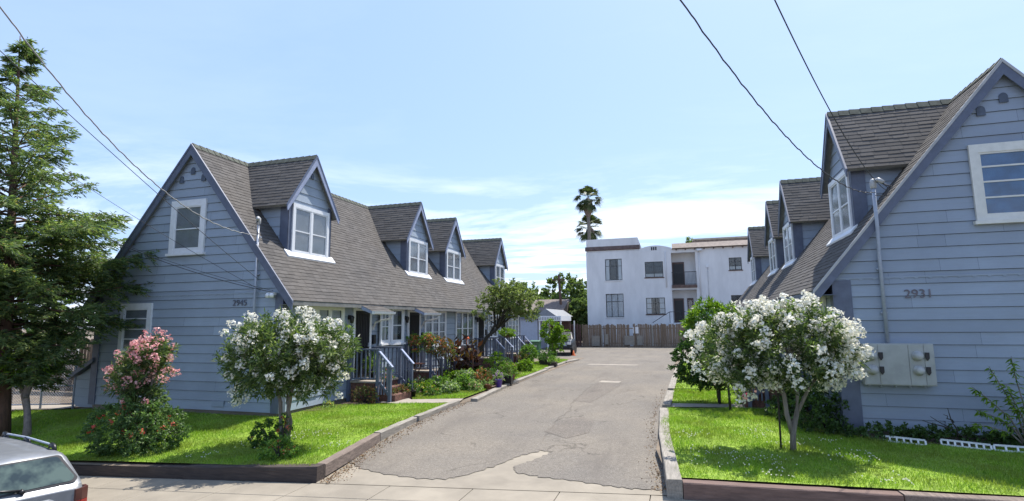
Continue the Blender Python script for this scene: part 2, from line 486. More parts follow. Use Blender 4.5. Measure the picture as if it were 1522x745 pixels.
# drive: concrete base strip, asphalt sheet with a ragged front edge
dl = [(-5.80, 7.76), (-6.02, 8.9), (-6.3, 10.3), (-6.42, 12.5), (-6.5, 15.3), (-6.6, 20), (-6.65, 27), (-7, 36)]
dr = [(-.30, 8.66), (-.42, 9.6), (-.52, 10.6), (-.72, 13), (-.74, 15.3), (-.68, 20), (-.62, 27), (-.5, 36)]
def interp(pl, y):
    for (x0, y0), (x1, y1) in zip(pl, pl[1:]):
        if y <= y1: return x0+(x1-x0)*(y-y0)/(y1-y0)
    return pl[-1][0]
rows = []
ys = [8.7+.5*i for i in range(0, 56)]
first = [( -5.8+5.5*i/20, side_line(-5.8+5.5*i/20)+.004, -.25) for i in range(21)]
rows.append(first)
for y in ys:
    l = interp(dl, y)-.12; r = interp(dr, y)+.12
    rows.append([(l+(r-l)*i/20, max(y, side_line(l+(r-l)*i/20)+.2) if y < 9.3 else y, drive_z(y)) for i in range(21)])
tag(strip('driveway_apron', M['concrete'], rows), kind='structure')
# ragged asphalt outline (front edge from left kerb to right kerb)
front = [(-6.42, 10.2), (-6.25, 9.65), (-6.02, 9.0), (-5.6, 8.72), (-5.0, 8.5), (-4.3, 8.42), (-3.85, 8.5), (-3.6, 8.85), (-3.3, 9.5),
         (-3.1, 10.15), (-2.78, 10.6), (-2.55, 10.55), (-2.75, 10.0), (-3.0, 9.5), (-2.85, 9.15), (-2.4, 9.02), (-1.9, 8.98), (-1.3, 8.86), (-.9, 8.8), (-.44, 8.86)]
def jit(p, k): 
    return (p[0]+.03*math.sin(k*2.7), p[1]+.035*math.sin(k*4.1+1))
fr = []
for i in range(len(front)-1):
    for j in range(6):
        t = j/6; p = (front[i][0]+(front[i+1][0]-front[i][0])*t, front[i][1]+(front[i+1][1]-front[i][1])*t)
        fr.append(jit(p, i*6+j))
fr.append(front[-1])
import bmesh
def poly_sheet(name, outline, mat, zf, kind='structure', cuts=0):
    from mathutils.geometry import delaunay_2d_cdt
    pts = [Vector(p) for p in outline]; n = len(pts)
    x0 = min(p.x for p in pts); x1 = max(p.x for p in pts); y0 = min(p.y for p in pts); y1 = max(p.y for p in pts)
    st = cuts or .5; extra = []
    def inside(q):
        c = False; j = n-1
        for i in range(n):
            if (pts[i].y > q.y) != (pts[j].y > q.y) and q.x < (pts[j].x-pts[i].x)*(q.y-pts[i].y)/(pts[j].y-pts[i].y)+pts[i].x: c = not c
            j = i
        return c
    y = y0+st/2
    while y < y1:
        x = x0+st/2
        while x < x1:
            if inside(Vector((x, y))): extra.append(Vector((x, y)))
            x += st
        y += st
    r = delaunay_2d_cdt(pts+extra, [(i, (i+1) % n) for i in range(n)], [], 2, 1e-5)
    mb = MB(); mb.v = [(p.x, p.y, zf(p.x, p.y)) for p in r[0]]
    for f in r[2]:
        c = sum((r[0][i] for i in f), Vector((0, 0)))/len(f)
        if inside(c): mb.f.append(tuple(f)); mb.uv.append(None); mb.smooth.append(True)
    o = mb.build(name, mat, fix=False); tag(o, kind=kind); return o
out = fr+[(interp(dr, y)+.1, y) for y in (9.6, 11, 13, 15, 18, 22, 27, 32, 36)]+[(-7.05, 36)]+[(interp(dl, y)-.1, y) for y in (32, 27, 22, 18, 15, 13, 11.5)]
poly_sheet('driveway', out, M['asphalt'], lambda x, y: drive_z(y)+.010, cuts=.6)
# darker patches and two pale filler bands
poly_sheet('driveway_patch', [(-3.35,16.6),(-2.75,16.4),(-2.35,21.4),(-3.35,21.6),(-3.3,19)], M['asphaltdk'], lambda x, y: drive_z(y)+.015)
poly_sheet('driveway_patch', [(-3.1,12.1),(-2.5,11.6),(-2.1,12.2),(-2.2,13.5),(-2.6,13.9),(-3.0,13.2)], M['asphaltdk'], lambda x, y: drive_z(y)+.015)
poly_sheet('driveway_patch', [(-3.35,21.8),(-2.55,21.75),(-2.5,22.3),(-3.3,22.4)], M['conc2'], lambda x, y: drive_z(y)+.015)
poly_sheet('driveway_patch', [(-5.3,30.4),(-2.6,30.3),(-2.5,30.8),(-5.2,31.0)], M['conc2'], lambda x, y: drive_z(y)+.015)
tag(strip('car_park', M['asphalt'], [[(x, y, -.105) for x in (-22, -13, -7, 0, 6, 14)] for y in (36, 40, 45, 51.6)]), kind='structure')
# wide crack along the drive
mb = MB(); pts = [(-2.95,11.3),(-3.0,12.4),(-3.12,13.6),(-3.05,14.8),(-3.28,16),(-3.32,17.5),(-3.42,19.5),(-3.38,21.6)]
for a, b in zip(pts, pts[1:]):
    for k in range(5):
        p = Vector(a).lerp(Vector(b), k/5); q = Vector(a).lerp(Vector(b), (k+1)/5)
        j = lambda v, s: (v.x+.03*math.sin(v.y*9)+s, v.y, drive_z(v.y)+.019)
        mb.face([j(p,-.008), j(p,.008), j(q,.008), j(q,-.008)])
tag(mb.build('driveway_crack', M['asphaltdk'], fix=False), kind='structure')

# yards either side (earth), lawns on top
def yard_z(x, y): return lawn_z(x, y)-.05
ysL = [side_line(-20)+.01]+[8.2+.4*i for i in range(10)]+[13, 16, 25, 36]
sheet('yard', M['yard'], lin(-40, -7.2, 30)+[-6.6], ysL, yard_z)
sheet('yard', M['yard'], [-6.6, -6.5, -6.36], [15.3, 16, 20, 25, 30, 36], yard_z)
sheet('yard', M['yard'], [-.62, 2, 4, 8, 12, 40], [10.8, 13, 16, 20, 36], lambda x, y: -.08)
tag(strip('yard', M['yard'], [[(-.32, 8.72, -.08), (6, 9.2, -.08), (14, 9.9, -.08), (40, 12, -.08)], [(-.62, 10.8, -.08), (6, 10.8, -.08), (14, 10.8, -.08), (40, 12.5, -.08)]]), kind='structure')
sheet('yard', M['yard'], [-90, -40, 0, 40, 90], [51.6, 70, 110, 200], lambda x, y: -.12)
sheet('yard', M['yard'], [-90, -60, -40, -22], [5, 20, 36, 51.6], lambda x, y: -.2)
sheet('yard', M['yard'], [14, 40, 90], [36, 45, 51.6], lambda x, y: -.12)

LAWNS = {
 'L1': [(-18.5,7.85),(-10.5,7.88),(-5.98,7.88),(-6.22,9.2),(-6.47,10.6),(-6.58,12.4),(-6.62,15.0),(-8.1,14.35),(-8.6,14.2),(-9.93,13.6),(-9.93,11.62),(-16.5,11.6),(-18.5,11.0)],
 'L2': [(-6.65,15.9),(-6.7,18.3),(-7.6,18.1),(-8.5,17.2),(-8.6,16.2),(-8.1,15.4)],
 'L3': [(-6.75,20.2),(-6.8,26),(-6.95,33.5),(-8.2,34),(-8.5,28),(-8.0,22.5),(-7.4,20.6)],
 'R1': [(-.2,8.85),(4.1,9.15),(9.5,9.5),(11,12.2),(6.5,12.3),(3.4,12.45),(3.0,13.1),(2.9,15.6),(1.2,15.9),(-.55,15.5),(-.62,13),(-.42,10.6)],
 'R2': [(-.5,16.4),(1.6,16.8),(2.2,19.7),(-.45,19.7)],
 'R3': [(-.45,20.1),(2.2,20.1),(2.2,34),(-.35,34)],
}
def lawn_tris(): pass
LAWN_OBJ = []
for k, pl in LAWNS.items():
    LAWN_OBJ.append((k, poly_sheet('lawn', pl, M['lawn'], lambda x, y: lawn_z(x, y)+.01*math.sin(x*3)*math.sin(y*2.3), cuts=.5)))
# concrete footpaths to the porches
def path(pl, z=-.045): poly_sheet('path', pl, M['conc2'], lambda x, y: lawn_z(x, y)+.006, cuts=.4)
path([(-6.45,15.08),(-6.6,15.85),(-8.1,15.3),(-8.75,16.0),(-8.75,14.5),(-8.1,14.42)])
path([(-.6,15.7),(1.3,16.0),(3.0,15.8),(3.0,16.6),(1.4,16.6),(-.55,16.35)])
path([(-24,10.2),(-18.6,11.1),(-17.4,11.5),(-17.4,12.2),(-24,11.2)])

# grass blades
def sample_poly(pl, n):
    P = np.array(pl); lo = P.min(0); hi = P.max(0); res = []
    tot = 0
    while tot < n:
        q = lo+(hi-lo)*nrng.random((n*2, 2)); ins = np.zeros(len(q), bool); j = len(P)-1
        for i in range(len(P)):
            c = ((P[i,1] > q[:,1]) != (P[j,1] > q[:,1])) & (q[:,0] < (P[j,0]-P[i,0])*(q[:,1]-P[i,1])/(P[j,1]-P[i,1]+1e-12)+P[i,0])
            ins ^= c; j = i
        q = q[ins]; res.append(q); tot += len(q)
    return np.concatenate(res)[:n]
lz = np.vectorize(lawn_z)
def grass(pl, n, h, w, base_empty=None):
    q = sample_poly(pl, n)
    # clumps: uneven height
    hh = h*(.6+.7*nrng.random(n))*(.8+.35*np.sin(q[:,0]*2.1+1.3*np.sin(q[:,1]*1.7))*np.sin(q[:,1]*2.7))
    z = lz(q[:,0], q[:,1])
    a = nrng.random(n)*math.pi*2; s = np.stack([np.cos(a), np.sin(a), np.zeros(n)], 1)*(w*(.6+.8*nrng.random(n)))[:, None]*.5
    ln = nrng.normal(size=(n, 2))*.45
    P = np.stack([q[:,0], q[:,1], z-.005], 1); T = P+np.stack([ln[:,0]*hh, ln[:,1]*hh, hh], 1)
    V = np.stack([P-s, P+s, T+s*.25, T-s*.25], 1).reshape(-1, 3)
    return V
gv = [grass(LAWNS['L1'], 95000, .055, .011), grass(LAWNS['L2'], 9000, .05, .014), grass(LAWNS['L3'], 12000, .06, .02),
      grass(LAWNS['R1'], 75000, .06, .011), grass(LAWNS['R2'], 9000, .06, .016), grass(LAWNS['R3'], 14000, .06, .022)]
tag(quads(np.concatenate(gv), 'grass', GRASS), 'short sunlit green lawn grass in front of the houses', 'grass', kind='stuff')
# clover / daisies dotted in the lawn
def dots(x0, x1, y0, y1, n):
    c = nrng.random((n, 2)); k = nrng.random((max(3, n//22), 2))
    c = k[nrng.integers(0, len(k), n)]+nrng.normal(size=(n, 2))*.09
    P = np.stack([x0+(x1-x0)*c[:,0], y0+(y1-y0)*c[:,1]], 1); P[:,0] = np.clip(P[:,0], x0, x1); P[:,1] = np.clip(P[:,1], y0, y1)
    return np.stack([P[:,0], P[:,1], lz(P[:,0], P[:,1])+.055+.012*nrng.random(n)], 1)
cl = np.concatenate([dots(-8.9,-6.8,8.1,10.4,110), dots(-6.9,-6.3,8.4,10.5,25), dots(0,2.9,9.1,11.5,200), dots(1.2,3.4,11.3,12.3,40), dots(-.3,1.6,11.5,14.5,60)])
tag(quads(blossoms(cl, 3, .008, .02), 'clover_flowers', FWHITE), 'tiny white clover flowers scattered over the lawn', 'flowers', kind='stuff')

# dead leaves and grit gathered along the kerbs
def litter(pl, n, off, spread):
    t = nrng.random(n)*(len(pl)-1); i = np.minimum(t.astype(int), len(pl)-2); fr_ = (t-i)[:, None]; A = np.array(pl)
    q = A[i]*(1-fr_)+A[i+1]*fr_; q[:, 0] += off+np.abs(nrng.normal(size=n))*spread*np.sign(off)
    z = np.array([drive_z(y) for y in q[:, 1]])+.022
    P = np.stack([q[:, 0], q[:, 1], z], 1); d = rdir(n); d[:, 2] *= .25
    return leaf_mesh(P, d, .035*(.5+nrng.random(n)), .016)
LIT = leafmat('litter_leaf', None, None, .1, .8, [(0., (.09,.05,.03)), (.6, (.20,.11,.06)), (1., (.32,.22,.10))])
tag(quads(np.concatenate([litter(dl[:6], 1500, .06, .16), litter(dr[:6], 500, -.05, .10)]), 'leaf_litter', LIT), 'scattered brown dead leaves and grit along the driveway kerbs', 'leaf litter', kind='stuff')

# ================================================================== TIMBERS
def timber(p0, p1, w, h, mat, label, group=None, zt=None, side=1):
    a = Vector(p0); b = Vector(p1); d = (b-a); d.z = 0; d.normalize(); n = Vector((-d.y, d.x, 0))*side
    mb = MB(); k = 10; L = (b-a).length
    rings = []
    for i in range(k+1):
        p = a.lerp(b, i/k); j = lambda: rnd.gauss(0, .006)
        c = .012
        rings.append([p+Vector((0,0,-h)), p+Vector((0,0,-c+j())), p+n*c+Vector((0,0,j()*.6)), p+n*(w-c)+Vector((0,0,j()*.6)), p+n*w+Vector((0,0,-c)), p+n*w+Vector((0,0,-h))])
    i0 = len(mb.v)
    for r in rings: mb.v += [tuple(q) for q in r]
    for i in range(k):
        for j in range(6):
            A = i0+i*6+j; B = i0+i*6+(j+1) % 6
            mb.f.append((A, B, B+6, A+6)); mb.uv.append(None); mb.smooth.append(False)
    mb.f.append(tuple(range(i0, i0+6))); mb.f.append(tuple(range(i0+k*6, i0+k*6+6))); mb.uv += [None]*2; mb.smooth += [False]*2
    o = mb.build('landscape_timber', mat, base=(a.x, a.y, a.z-h))
    return tag(o, label, 'timber', group or 'timbers edging the lawns')
z1 = lambda x: side_z(x)+.225-.05*sm((-8.4-x)/.3)
timber((-18, 7.76, z1(-18)), (-12.6, 7.76, z1(-12.6)), .2, .3, M['timber'], 'dark brown timber edging the pavement behind the silver car')
timber((-12.58, 7.76, z1(-12.6)), (-8.55, 7.76, z1(-8.55)), .2, .3, M['timber'], 'dark brown timber edging the lawn below the pink flowering bush')
timber((-8.53, 7.72, z1(-8.55)+.015), (-5.82, 7.80, z1(-5.82)+.01), .22, .3, M['timber'], 'thick black brown timber at the left corner of the driveway mouth')
timber((-5.83, 8.04, -.02), (-6.28, 10.5, -.02), .17, .2, M['timber_mid'], 'reddish weathered timber beside the driveway nearest the white flowering tree')
timber((-6.28, 10.52, -.01), (-6.42, 12.5, -.01), .17, .2, M['timber_grey'], 'grey weathered timber between the reddish timber and the slightly raised one')
timber((-6.36, 12.45, .02), (-6.45, 15.2, .02), .16, .2, M['timber_grey'], 'pale grey timber ending at the concrete path to the first porch')
timber((-6.10, 15.75, .0), (-6.35, 19.4, .0), .22, .16, M['timber_grey'], 'pale timber with a dark cut end lying in front of the purple pot')
timber((-6.38, 19.8, .0), (-6.5, 26.4, .0), .2, .16, M['timber_grey'], 'long pale timber running past the black pots')
timber((-6.62, 26.7, .0), (-6.6, 31, .0), .2, .16, M['timber_grey'], 'pale timber beside the wooden trough planter')
timber((-6.6, 31.3, .0), (-6.3, 33.6, .0), .25, .16, M['timber_grey'], 'short farthest timber on the left edge of the driveway')
timber((-.36, 8.52, .01), (-.62, 12.0, .0), .22, .3, M['timber_grey'], 'big grey timber at the right corner of the driveway mouth', side=-1)
timber((-.62, 12.02, .0), (-.74, 15.35, -.0), .22, .26, M['timber_grey'], 'grey timber along the right lawn behind the corner timber', side=-1)
timber((-.69, 15.7, .03), (-.66, 19.1, .0), .23, .22, M['timber_grey'], 'grey timber just beyond the gap in the right edging', side=-1)
timber((-.66, 19.7, .0), (-.6, 24.7, .0), .23, .22, M['timber_grey'], 'grey timber beside the second strip of right lawn', side=-1)
timber((-.6, 25.0, .02), (-.45, 31.5, .0), .23, .22, M['timber_grey'], 'farthest grey timber on the right of the driveway', side=-1)
timber((-.13, 8.52, -.02), (2.65, 8.72, -.03), .2, .28, M['timber_red'], 'reddish brown timber edging the front of the right lawn')
timber((2.67, 8.73, -.02), (9.5, 9.25, -.02), .2, .28, M['timber_mid'], 'greyish brown timber at the far right front of the lawn')

# ================================================================== BLUE HOUSES
HALF = 3.293; RZ = 7.447; EX = .418; EZ = 2.895; SL = (RZ-EZ)/(HALF+EX); LEN = 21.4; OV = .13; BR = .245
def roof_z(x): return RZ-SL*abs(x+HALF)

def shingles(mb, O, u, v, n, lu, lv, course=.135, tab=.29, lo=0):
    """individual tabs on a plane: O origin at eave, u along the course, v up the slope"""
    O = Vector(O); u = Vector(u).normalized(); v = Vector(v).normalized(); n = Vector(n).normalized()
    rows = int(math.ceil(lv/course))
    for j in range(rows):
        a = -rnd.random()*tab; v0 = j*course; v1 = min(v0+course+.02, lv)
        while a < lu:
            w = tab*(.85+.3*rnd.random()); u0 = max(0, a+.003); u1 = min(lu, a+w-.003)
            a += w
            if u1-u0 < .02: continue
            d = v0-rnd.random()*.022 if j else v0
            h = .010+rnd.random()*.007
            A = O+u*u0+v*d+n*h; B = O+u*u1+v*d+n*h; C = O+u*u1+v*v1+n*.002; D = O+u*u0+v*v1+n*.002
            i = len(mb.v)
            mb.v += [tuple(A), tuple(B), tuple(C), tuple(D), tuple(A-n*h), tuple(B-n*h)]
            mb.f += [(i,i+1,i+2,i+3), (i+4,i+5,i+1,i)]; mb.uv += [None]*2; mb.smooth += [False]*2

def window(house, T, O, u, n, w, z0, z1, lights=1, rails=(.5,), name='window', case=.11, sill=True, white='white', cover='curtain', cov=(0, 1), covz=.0, muntin=False):
    """O: centre on the wall at z=0. Parts: window(casing) > sash, pane, curtain, sill"""
    h = w/2
    c = MB()
    c.obox(O, u, n, (-h, -h+case), (0, .055), (z0, z1)); c.obox(O, u, n, (h-case, h), (0, .055), (z0, z1))
    c.obox(O, u, n, (-h+case, h-case), (0, .055), (z1-case*1.15, z1)); c.obox(O, u, n, (-h+case, h-case), (0, .05), (z0, z0+case*.7))
    lw = (w-2*case)/lights
    for k in range(1, lights):
        x = -h+case+lw*k; c.obox(O, u, n, (x-.04, x+.04), (0, .05), (z0+case*.7, z1-case*1.15))
    W = c.build(name, M[white], house)
    s = MB(); g = MB(); cu = MB(); rm = MB()
    za, zb = z0+case*.7, z1-case*1.15
    for k in range(lights):
        a = -h+case+lw*k+(.04 if k else 0); b = -h+case+lw*(k+1)-(.04 if k < lights-1 else 0)
        t = .035
        s.obox(O,u,n,(a,a+t),(.012,.04),(za,zb)); s.obox(O,u,n,(b-t,b),(.012,.04),(za,zb))
        s.obox(O,u,n,(a+t,b-t),(.012,.04),(za,za+t)); s.obox(O,u,n,(a+t,b-t),(.012,.04),(zb-t,zb))
        for r in rails:
            zz = za+(zb-za)*r; s.obox(O,u,n,(a+t,b-t),(.013,.037),(zz-.016,zz+.016))
        if muntin: s.obox(O,u,n,((a+b)/2-.01,(a+b)/2+.01),(.014,.034),(za+t,zb-t))
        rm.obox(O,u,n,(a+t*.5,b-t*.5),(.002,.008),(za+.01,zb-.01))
        g.obox(O,u,n,(a+t*.6,b-t*.6),(.022,.025),(za+.02,zb-.02))
        if cover:
            c0 = a+t+(b-a-2*t)*cov[0]; c1 = a+t+(b-a-2*t)*cov[1]
            cu.obox(O,u,n,(c0,c1),(.010,.0135),(za+(zb-za)*covz+.02,zb-.02))
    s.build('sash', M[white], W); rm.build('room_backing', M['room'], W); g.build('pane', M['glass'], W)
    if cover: cu.build('curtain', M[cover], W)  # the blue cover is a pane reflection put in as colour, not cloth
    if sill:
        q = MB(); q.obox(O,u,n,(-h-.05,h+.05),(0,.10),(z0-.07,z0)); q.build('sill', M[white], W)
    return W

def digits(txt, O, u, n, h, parent, mat, name='house_number'):
    cu = bpy.data.curves.new('txt', 'FONT'); cu.body = txt; cu.size = h*1.35; cu.extrude = .006
    o = bpy.data.objects.new('tmp', cu); COL.objects.link(o)
    dg = bpy.context.evaluated_depsgraph_get(); me = bpy.data.meshes.new_from_object(o.evaluated_get(dg))
    bpy.data.objects.remove(o)
    O = Vector(O); u = Vector(u).normalized(); n = Vector(n).normalized()
    for v in me.vertices:
        c = v.co.copy(); v.co = O+u*c.x*1.05+Vector((0,0,1))*c.y+n*(c.z+.012)
    me.materials.clear()
    return link(me, name, mat, parent)

def clip_row(z): 
    w = min(HALF, (RZ-.16-z)/SL); return max(.0, w)

def house(s, X0, Y0, label, number, sid, lighttrim):
    H = thing('house', (X0-s*HALF, Y0+LEN/2, 0), label, 'house', 'blue gabled houses')
    T = lambda x, y, z: (X0+s*x, Y0+y, z)
    # ---- walls with real lapped boards
    w = MB(); z = .06; k = 0
    while z < RZ-.2:
        zt = z+BR-.008; a = clip_row(z); b = clip_row(min(zt, RZ-.17))
        if z < 3.27 < zt: a = HALF; b = clip_row(zt)
        zt2 = min(zt, RZ-.17)
        for yy, sg in ((0, -1), (LEN, 1)):
            o1, o0 = sg*.034, sg*.012
            p = [T(-HALF-a, yy+o1, z), T(-HALF+a, yy+o1, z), T(-HALF+b, yy+o0, zt2), T(-HALF-b, yy+o0, zt2)]
            cuts = [0.]+sorted(rnd.uniform(.1, .9) for _ in range(2 if a > 1.5 else (1 if a > .7 else 0)))+[1.]
            for c0, c1 in zip(cuts, cuts[1:]):
                g_ = .0015; X0_, X1_, X2_, X3_ = -HALF-a+2*a*c0+g_, -HALF-a+2*a*c1-g_, -HALF-b+2*b*c1-g_, -HALF-b+2*b*c0+g_
                if c1 < 1 or z < 3.02: X2_ = max(-HALF-b, min(-HALF+b, X1_))
                if c0 > 0 or z < 3.02: X3_ = max(-HALF-b, min(-HALF+b, X0_))
                w.face([T(X0_, yy+o1, z), T(X1_, yy+o1, z), T(X2_, yy+o0, zt2), T(X3_, yy+o0, zt2)]); w.face([T(X0_, yy, z), T(X1_, yy, z), T(X1_, yy+o1, z), T(X0_, yy+o1, z)])
        if zt < 3.3:
            for xx, sg in ((0, 1), (-2*HALF, -1)):
                o1, o0 = sg*.034, sg*.012
                cuts = [0.]
                while cuts[-1] < LEN-2: cuts.append(cuts[-1]+rnd.uniform(2.4, 4.9))
                cuts[-1] = LEN
                for c0, c1 in zip(cuts, cuts[1:]):
                    c0 += .0015; c1 -= .0015
                    w.face([T(xx+o1, c0, z), T(xx+o1, c1, z), T(xx+o0, c1, zt), T(xx+o0, c0, zt)])
                    w.face([T(xx, c0, z), T(xx, c1, z), T(xx+o1, c1, z), T(xx+o1, c0, z)])
        z += BR; k += 1
    w.build('wall', sid, H, fix=False)
    # near-black core colour supplies the shade lines in the gaps under each board
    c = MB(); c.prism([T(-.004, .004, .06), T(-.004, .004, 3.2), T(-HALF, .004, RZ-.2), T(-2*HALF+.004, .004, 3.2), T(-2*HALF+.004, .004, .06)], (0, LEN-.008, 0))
    c.build('lap_shade_core', M['room'], H)
    f = MB(); f.box(X0+s*(-.03), X0-s*(2*HALF-.03), Y0+.03, Y0+LEN-.03, -.35, .075); f.build('foundation', M['concrete'], H)
    # scalloped trim board on the gable front at z 3.13
    q = MB(); q.box(X0+s*-.02, X0-s*(2*HALF-.02), Y0-.036, Y0-.026, 3.12, 3.155)
    for i in range(26):
        x = -.25-i*.245
        q.prism([T(x-.035, -.036, 3.12), T(x+.035, -.036, 3.12), T(x+.02, -.036, 3.095), T(x-.02, -.036, 3.095)], (0, .01, 0))
    q.build('scallop_trim', sid, H)
    # ---- corner boards
    q = MB(); cw = .2 if s > 0 else .3
    for xx, d in ((0, 1), (-2*HALF, -1)):
        for yy, e in ((0, -1), (LEN, 1)):
            q = MB()
            q.box8([T(xx+d*.05,yy+e*.05,.05),T(xx-d*cw,yy+e*.05,.05),T(xx-d*cw,yy+e*.02,.05),T(xx+d*.05,yy+e*.02,.05),T(xx+d*.05,yy+e*.05,3.1),T(xx-d*cw,yy+e*.05,3.1),T(xx-d*cw,yy+e*.02,3.1),T(xx+d*.05,yy+e*.02,3.1)])
            q.box8([T(xx+d*.05,yy+e*.02,.05),T(xx+d*.05,yy-e*.2,.05),T(xx+d*.02,yy-e*.2,.05),T(xx+d*.02,yy+e*.02,.05),T(xx+d*.05,yy+e*.02,2.9),T(xx+d*.05,yy-e*.2,2.9),T(xx+d*.02,yy-e*.2,2.9),T(xx+d*.02,yy+e*.02,2.9)])
            q.build('corner_board', M['trim'], H)
    # ---- roof
    r = MB(); th = .11
    y0, y1 = Y0-OV, Y0+LEN+OV
    RF = MB()
    for d in (1, -1):
        ex = -HALF+d*(HALF+EX)
        P = [Vector(T(ex, 0, EZ)), Vector(T(-HALF, 0, RZ))]
        up = (P[1]-P[0]).normalized(); n = Vector((-up.z*(1 if up.x > 0 else -1), 0, abs(up.x)))
        lo, hi = P
        A = Vector((lo.x, y0, lo.z)); B = Vector((hi.x, y0, hi.z))
        sl = [A, B, B-Vector((0, 0, th*1.9)), A-n*th]
        RF.prism(sl, (0, y1-y0, 0))
        shingles(r, A, (0, 1, 0), up, n, y1-y0, (hi-lo).length)
    roof = RF.build('roof', M['soffit'], H)
    r.build('shingles', M['roof'], roof, fix=False)
    # ridge caps
    q = MB(); y = y0
    while y < y1:
        for d in (1, -1):
            A = Vector(T(-HALF, 0, RZ+.035)); B = Vector(T(-HALF+d*.13, 0, RZ-.13))
            q.face([(A.x, y, A.z+.02), (B.x, y, B.z+.02), (B.x, y+.26, B.z), (A.x, y+.26, A.z)])
            q.face([(A.x, y, A.z+.02), (B.x, y, B.z+.02), (B.x, y, B.z-.02), (A.x, y, A.z-.02)])
        y += .24
    q.build('ridge_cap', M['ridgecap'], roof, fix=False)
    # rake boards at both gables
    for yy, e in ((y0, -1), (y1, 1)):
        q = MB(); ql = MB()
        for d in (1, -1):
            ex = -HALF+d*(HALF+EX)
            def pt(t, dz): x = -HALF+(ex+HALF)*t; return (X0+s*x, yy, RZ-(RZ-EZ)*t+dz)
            q.prism([pt(0, -.035), pt(1, -.035), pt(1, -.29), pt(0, -.31)], (0, e*.03, 0))
            ql.prism([pt(-.0, .025), pt(1.005, .025), pt(1.005, -.05), pt(-.0, -.055)], (0, e*.045, 0))
        q.build('rake_board', M['trim'], H); ql.build('rake_edge', M['drip'] if lighttrim else M['trim'], H)
    # eave fascia
    q = MB()
    for d in (1, -1):
        ex = -HALF+d*(HALF+EX)
        q.box(X0+s*ex, X0+s*(ex-d*.02), y0+.01, y1-.01, EZ-.12, EZ-.012)
        q.box(X0+s*(ex-d*.03), X0+s*(-HALF+d*(HALF-.01)), y0+.02, y1-.02, EZ-.10, EZ-.085)
    q.build('eave_board', M['soffit'] if s > 0 else M['trim'], H)
    # gable vents: three little arches
    q = MB()
    for vx, vz in ((0, 6.68), (-.40, 6.45), (.40, 6.45)):
        q = MB()
        poly = [T(-HALF+vx-.075, -.034, vz-.09), T(-HALF+vx+.075, -.034, vz-.09)]+[T(-HALF+vx+.075*math.cos(a), -.03, vz+.03+.085*math.sin(a)) for a in (0, .5, 1.05, 1.57, 2.1, 2.64, 3.14)]
        q.prism(poly, (0, -.018, 0)); q.build('gable_vent', M['vent'], H)
    # ---- front windows
    F = lambda x: T(x, -.03, 0); u = (1, 0, 0); nf = (0, -1, 0)
    if s > 0:
        window(H, T, F(-3.33), u, nf, 1.26, 4.31, 5.83, 1, (.47,), cov=(0, 1), cover='blind', case=.16, name='window')
        window(H, T, F(-5.02), u, nf, 1.18, 1.52, 2.93, 1, (.26,.5,.76), cover='blind', case=.14, name='window')
    else:
        window(H, T, F(-HALF+.0), u, nf, 1.40, 4.20, 5.76, 1, (.28,.53,.77), cover='blue', case=.15, name='window', white='cream')
        window(H, T, F(-5.0), u, nf, 1.18, 1.52, 2.93, 1, (.26,.5,.76), cover='blind', case=.14, name='window')
    # ---- driveway side windows
    G = lambda y: T(.03, y, 0); us = (0, s, 0); ns = (s, 0, 0)
    cr = 'cream' if s > 0 else 'cream'
    window(H, T, G(1.64), us, ns, 1.95, 1.30, 2.84, 3, (.62,), cov=(0, .9), case=.1, white='cream')
    # bay like pair on the first unit, second window facing slightly forward
    window(H, T, T(.06, 4.98, 0), (-.16*1, s*.987, 0) if s > 0 else (.16, .987*s, 0), (s*.987, .16, 0), .86, 1.62, 2.86, 1, (.46,), cov=(0, .8), case=.1, muntin=True)
    window(H, T, T(.06, 5.82, 0), (s*.10, s*.995, 0), (s*.995, -s*.10, 0) if s > 0 else (s*.995, -.1, 0), .80, 1.60, 2.88, 1, (.5,), cov=(.0, .55), cover='blind', case=.1)
    window(H, T, G(9.05), us, ns, 2.05, 1.38, 2.85, 3, (.36,.66), cov=(0, .85), case=.1, muntin=False)
    window(H, T, G(12.25), us, ns, 2.2, 1.15, 2.86, 3, (.52,), cov=(.2, .8), cover='blind', case=.09)
    window(H, T, G(16.15), us, ns, 1.5, 1.45, 2.82, 2, (.5,), cov=(0, .7), case=.1)
    window(H, T, G(19.9), us, ns, 2.1, 1.40, 2.84, 3, (.5,), cov=(0, .9), case=.1)
    # ---- doors
    for i, yc in enumerate((3.62, 7.15, 14.35, 17.9)):
        O = Vector(T(.03, yc, 0)); hw = .47; U = Vector((0, 1, 0)); Nn = Vector(ns)
        d = MB(); d.obox(O, U, Nn, (-.41, .41), (.0, .028), (.60, 2.70)); D = d.build('door', M['doordark'], H)
        b = MB()
        for t in range(9): b.obox(O, U, Nn, (-.38+t*.095-.007, -.38+t*.095+.007), (.03, .045), (.66, 2.64))
        for zz in (.66, 1.6, 2.62): b.obox(O, U, Nn, (-.40, .40), (.046, .056), (zz-.018, zz+.018))
        b.build('security_bars', M['black'], D)
        b = MB(); b.obox(O, U, Nn, (.30, .36), (.057, .09), (1.55, 1.67)); b.build('handle', M['metal'], D)
        c = MB(); c.obox(O, U, Nn, (-.52, -.41), (0, .05), (.56, 2.82)); c.obox(O, U, Nn, (.41, .52), (0, .05), (.56, 2.82)); c.obox(O, U, Nn, (-.41, .41), (0, .05), (2.70, 2.82))
        c.build('door_casing', M['white'], H)
        # lantern
        l = MB(); ly = -.72
        l.obox(O, U, Nn, (ly-.04, ly+.04), (0, .03), (2.42, 2.56)); l.obox(O, U, Nn, (ly-.015, ly+.015), (.03, .12), (2.52, 2.55))
        l.lathe(tuple(O+U*ly+Nn*.12+Vector((0,0,2.3))), [(.0,.25),(.03,.24),(.07,.20),(.075,.19),(.05,.02),(.03,0),(0,0)], 8)
        LN = l.build('wall_lantern', M['black'], H)
